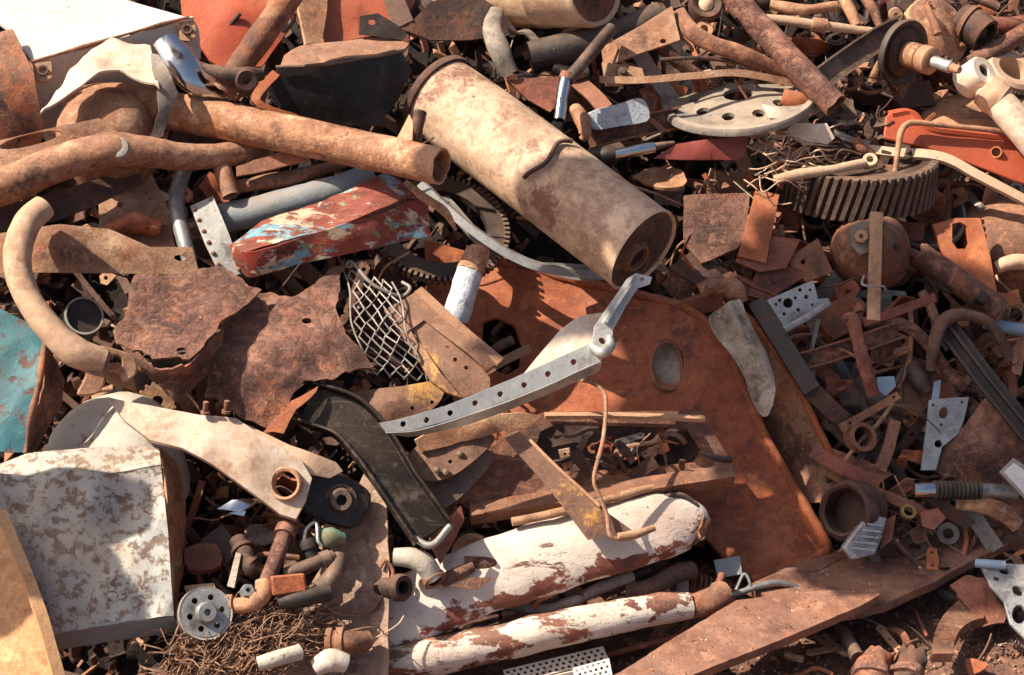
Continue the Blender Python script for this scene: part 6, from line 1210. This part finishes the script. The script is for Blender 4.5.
def inpoly(x, y, poly):
    c_ = False; j = len(poly) - 1
    for i in range(len(poly)):
        xi, yi = poly[i]; xj, yj = poly[j]
        if (yi > y) != (yj > y) and x < (xj - xi) * (y - yi) / (yj - yi) + xi: c_ = not c_
        j = i
    return c_
region(260, 680, 1050, 180, 520, 0, 66)
region(110, 690, 1040, 250, 530, 20, 72, .55, 1.0, only=('metal_strip', 'bent_rod', 'loose_wire', 'torn_sheet', 'rusty_bolt', 'angle_offcut', 'drilled_strap'))
region(70, 560, 780, 20, 220, -5, 50)
region(34, 795, 925, 118, 172, 74, 92, .4, .75, dark=.6)
region(95, 740, 1050, -20, 110, 10, 70)
region(40, 880, 1050, 90, 240, 0, 50)
region(46, 420, 720, 400, 640, -10, 55, dark=.4)
region(90, 170, 400, 470, 660, -5, 66, .55, 1.0, dark=.4)
region(60, 150, 520, 160, 440, -15, 50, dark=.5)
region(40, -20, 300, 60, 420, -15, 40, dark=.4)
region(30, 180, 640, -30, 60, -10, 40)
KO = KEEP_OUT; KEEP_OUT = []
region(46, 545, 690, 436, 468, 78, 100, .35, .6, dark=.3)
region(24, 505, 700, 575, 625, 30, 62, .5, .8, dark=.4)
KEEP_OUT = KO
region(60, 780, 1040, 440, 560, 10, 64, .6, 1.0)
region(16, 840, 1030, 520, 575, 0, 0, .4, .7, ground=.10)
region(34, 700, 1040, 600, 690, 0, 0, .5, .95, ground=.02)
# ------------------------------------------------------------------ fine debris nobody could count
def chunk(m, q, s_, up=None):
    a = rf.uniform(0, 6.28); ax = Vector((rf.gauss(0, 1), rf.gauss(0, 1), rf.gauss(0, 1))).normalized(); b = ax.orthogonal().normalized(); c_ = ax.cross(b)
    l, w_, t_ = s_ * rf.uniform(.6, 1.8), s_ * rf.uniform(.25, .8), s_ * rf.uniform(.06, .28)
    o = len(m.v); v = []
    for sx in (-1, 1):
        for sy in (-1, 1):
            for sz in (-1, 1): v.append(q + ax * sx * l * rf.uniform(.6, 1) + b * sy * w_ * rf.uniform(.5, 1) + c_ * sz * t_ * rf.uniform(.6, 1))
    m.v += v; m.f += [tuple(i + o for i in f_) for f_ in ((0, 1, 3, 2), (4, 6, 7, 5), (0, 4, 5, 1), (2, 3, 7, 6), (0, 2, 6, 4), (1, 5, 7, 3))]
def core_h(q): return -52 + 26 * noise.noise(q * 5) + 16 * noise.noise(q * 13) + 9 * noise.noise(q * 31)
def stuff(name, label, cat, m, mat):
    o = link_obj(name, m, mat, smooth=20); tag(o, label, cat); o['kind'] = 'stuff'; return o
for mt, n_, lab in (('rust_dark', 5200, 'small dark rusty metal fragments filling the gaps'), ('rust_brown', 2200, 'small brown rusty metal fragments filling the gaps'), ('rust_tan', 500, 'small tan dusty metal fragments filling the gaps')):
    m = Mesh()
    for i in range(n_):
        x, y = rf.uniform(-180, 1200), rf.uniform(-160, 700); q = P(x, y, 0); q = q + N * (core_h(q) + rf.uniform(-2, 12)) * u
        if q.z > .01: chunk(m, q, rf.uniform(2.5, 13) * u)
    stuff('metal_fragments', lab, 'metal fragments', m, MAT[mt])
for mt, n_, s0, s1, lab in (('rust_brown', 1700, .8, 2.8, 'brown rusty crumbs scattered on the bare ground'), ('board_dirty', 1700, .7, 2.4, 'small stones and pale grit scattered on the bare ground'), ('rust_dark', 900, 1, 4.5, 'dark scrap bits scattered on the bare ground')):
    m = Mesh()
    for i in range(n_):
        q = G(rf.uniform(600, 1120), rf.uniform(540, 760), 0); q.z = gz(q.x, q.y) + .003; chunk(m, q, rf.uniform(s0, s1) * u)
    stuff('loose_grit', lab, 'grit', m, MAT[mt])
# crumbs lying on whatever faces up, found by looking down from above
from mathutils.bvhtree import BVHTree
def build_tree():
    bpy.context.view_layer.update(); V_ = []; F_ = []; own = []
    for o in sc.objects:
        if o.type != 'MESH': continue
        n0 = len(V_); me = o.data; co = np.empty(len(me.vertices) * 3, 'f'); me.vertices.foreach_get('co', co)
        M4 = np.array(o.matrix_world); V_ += (co.reshape(-1, 3) @ M4[:3, :3].T + M4[:3, 3]).tolist()
        for p_ in me.polygons: F_.append([i + n0 for i in p_.vertices]); own.append(o)
    return BVHTree.FromPolygons(V_, F_), own
tree, own = build_tree()
m = Mesh(); m2 = Mesh()
for i in range(3000):
    x, y = (rf.uniform(600, 1040), rf.uniform(500, 680)) if i % 2 else (rf.uniform(0, 1024), rf.uniform(0, 675))
    loc, nr, idx, _ = tree.ray_cast(CAM, ray(x, y))
    if idx is None: continue
    if nr.z < 0: nr = -nr
    ob = own[idx]; nm_ = (ob.parent or ob).name
    ok = nm_.startswith(('steel_slab', 'dirty_board')) or (rf.random() < .16 and nr.z > .7)
    if ok and nr.z > .5 and ob.name != 'ground': chunk(m if i % 3 else m2, loc + nr * .0006, rf.uniform(.4, 1.3) * u * (1.0 if rf.random() < .93 else 2.2))
stuff('rust_crumbs', 'brown rust crumbs lying on plates and ledges', 'crumbs', m, MAT['rust_brown']); stuff('pale_crumbs', 'pale dusty crumbs lying on plates and ledges', 'crumbs', m2, MAT['tan_dusty'])
# ------------------------------------------------------------------ drop small pieces the view shows nothing of, word the labels of the rest
tree, own = build_tree(); cnt = {}
for iy in range(1, H, 2):
    for ix in range(1, W, 2):
        idx = tree.ray_cast(CAM, ray(ix, iy))[2]
        if idx is not None:
            ob = own[idx]; c_ = cnt.setdefault(ob.name, [0, 0, 0]); c_[0] += 1; c_[1] += ix; c_[2] += iy
keep = {}
for o, noun, cw, nm in FILL:
    c_ = cnt.get(o.name)
    if not c_ or c_[0] < 9: bpy.data.objects.remove(o); continue
    x, y = c_[1] / c_[0], c_[2] / c_[0]; area = c_[0] * 4
    ds = sorted((math.hypot(x - a, (y - b) * 1.1), a, b, ph) for a, b, ph in LM)
    d, a, b, ph = ds[0]; dx, dy = x - a, y - b
    rel = ('right of' if dx > 0 else 'left of') if abs(dx) > abs(dy) else ('below' if dy > 0 else 'above')
    size = 'tiny' if area < 90 else ('small' if area < 260 else ('large' if area > 900 else ''))
    near = 'just ' if d < 45 else ''
    key = ' '.join((size + ' ' + cw + ' ' + noun).split()); keep.setdefault((key, near + rel + ' the ' + ph), []).append((x, y, o, nm))
    o['group'] = noun + ('s' if not noun.endswith(('s', 'sh')) else 'es') + ' among the scrap'
ORD = ['', 'second', 'third', 'fourth', 'fifth', 'sixth', 'seventh']
for (key, where), l in keep.items():
    if len(l) == 1: l[0][2]['label'] = key + ' ' + where; continue
    l.sort(key=lambda e: e[0])
    for i, e in enumerate(l):
        w_ = 'leftmost' if i == 0 else ('rightmost' if i == len(l) - 1 else ORD[min(i, 6)] + ' from left')
        e[2]['label'] = w_ + ' ' + key + ' ' + where
print('FILL', sum(len(l) for l in keep.values()), 'hidden big:', [o.name for o in sc.objects if o.parent is None and o.type == 'MESH' and o.name not in cnt and 'kind' not in o])
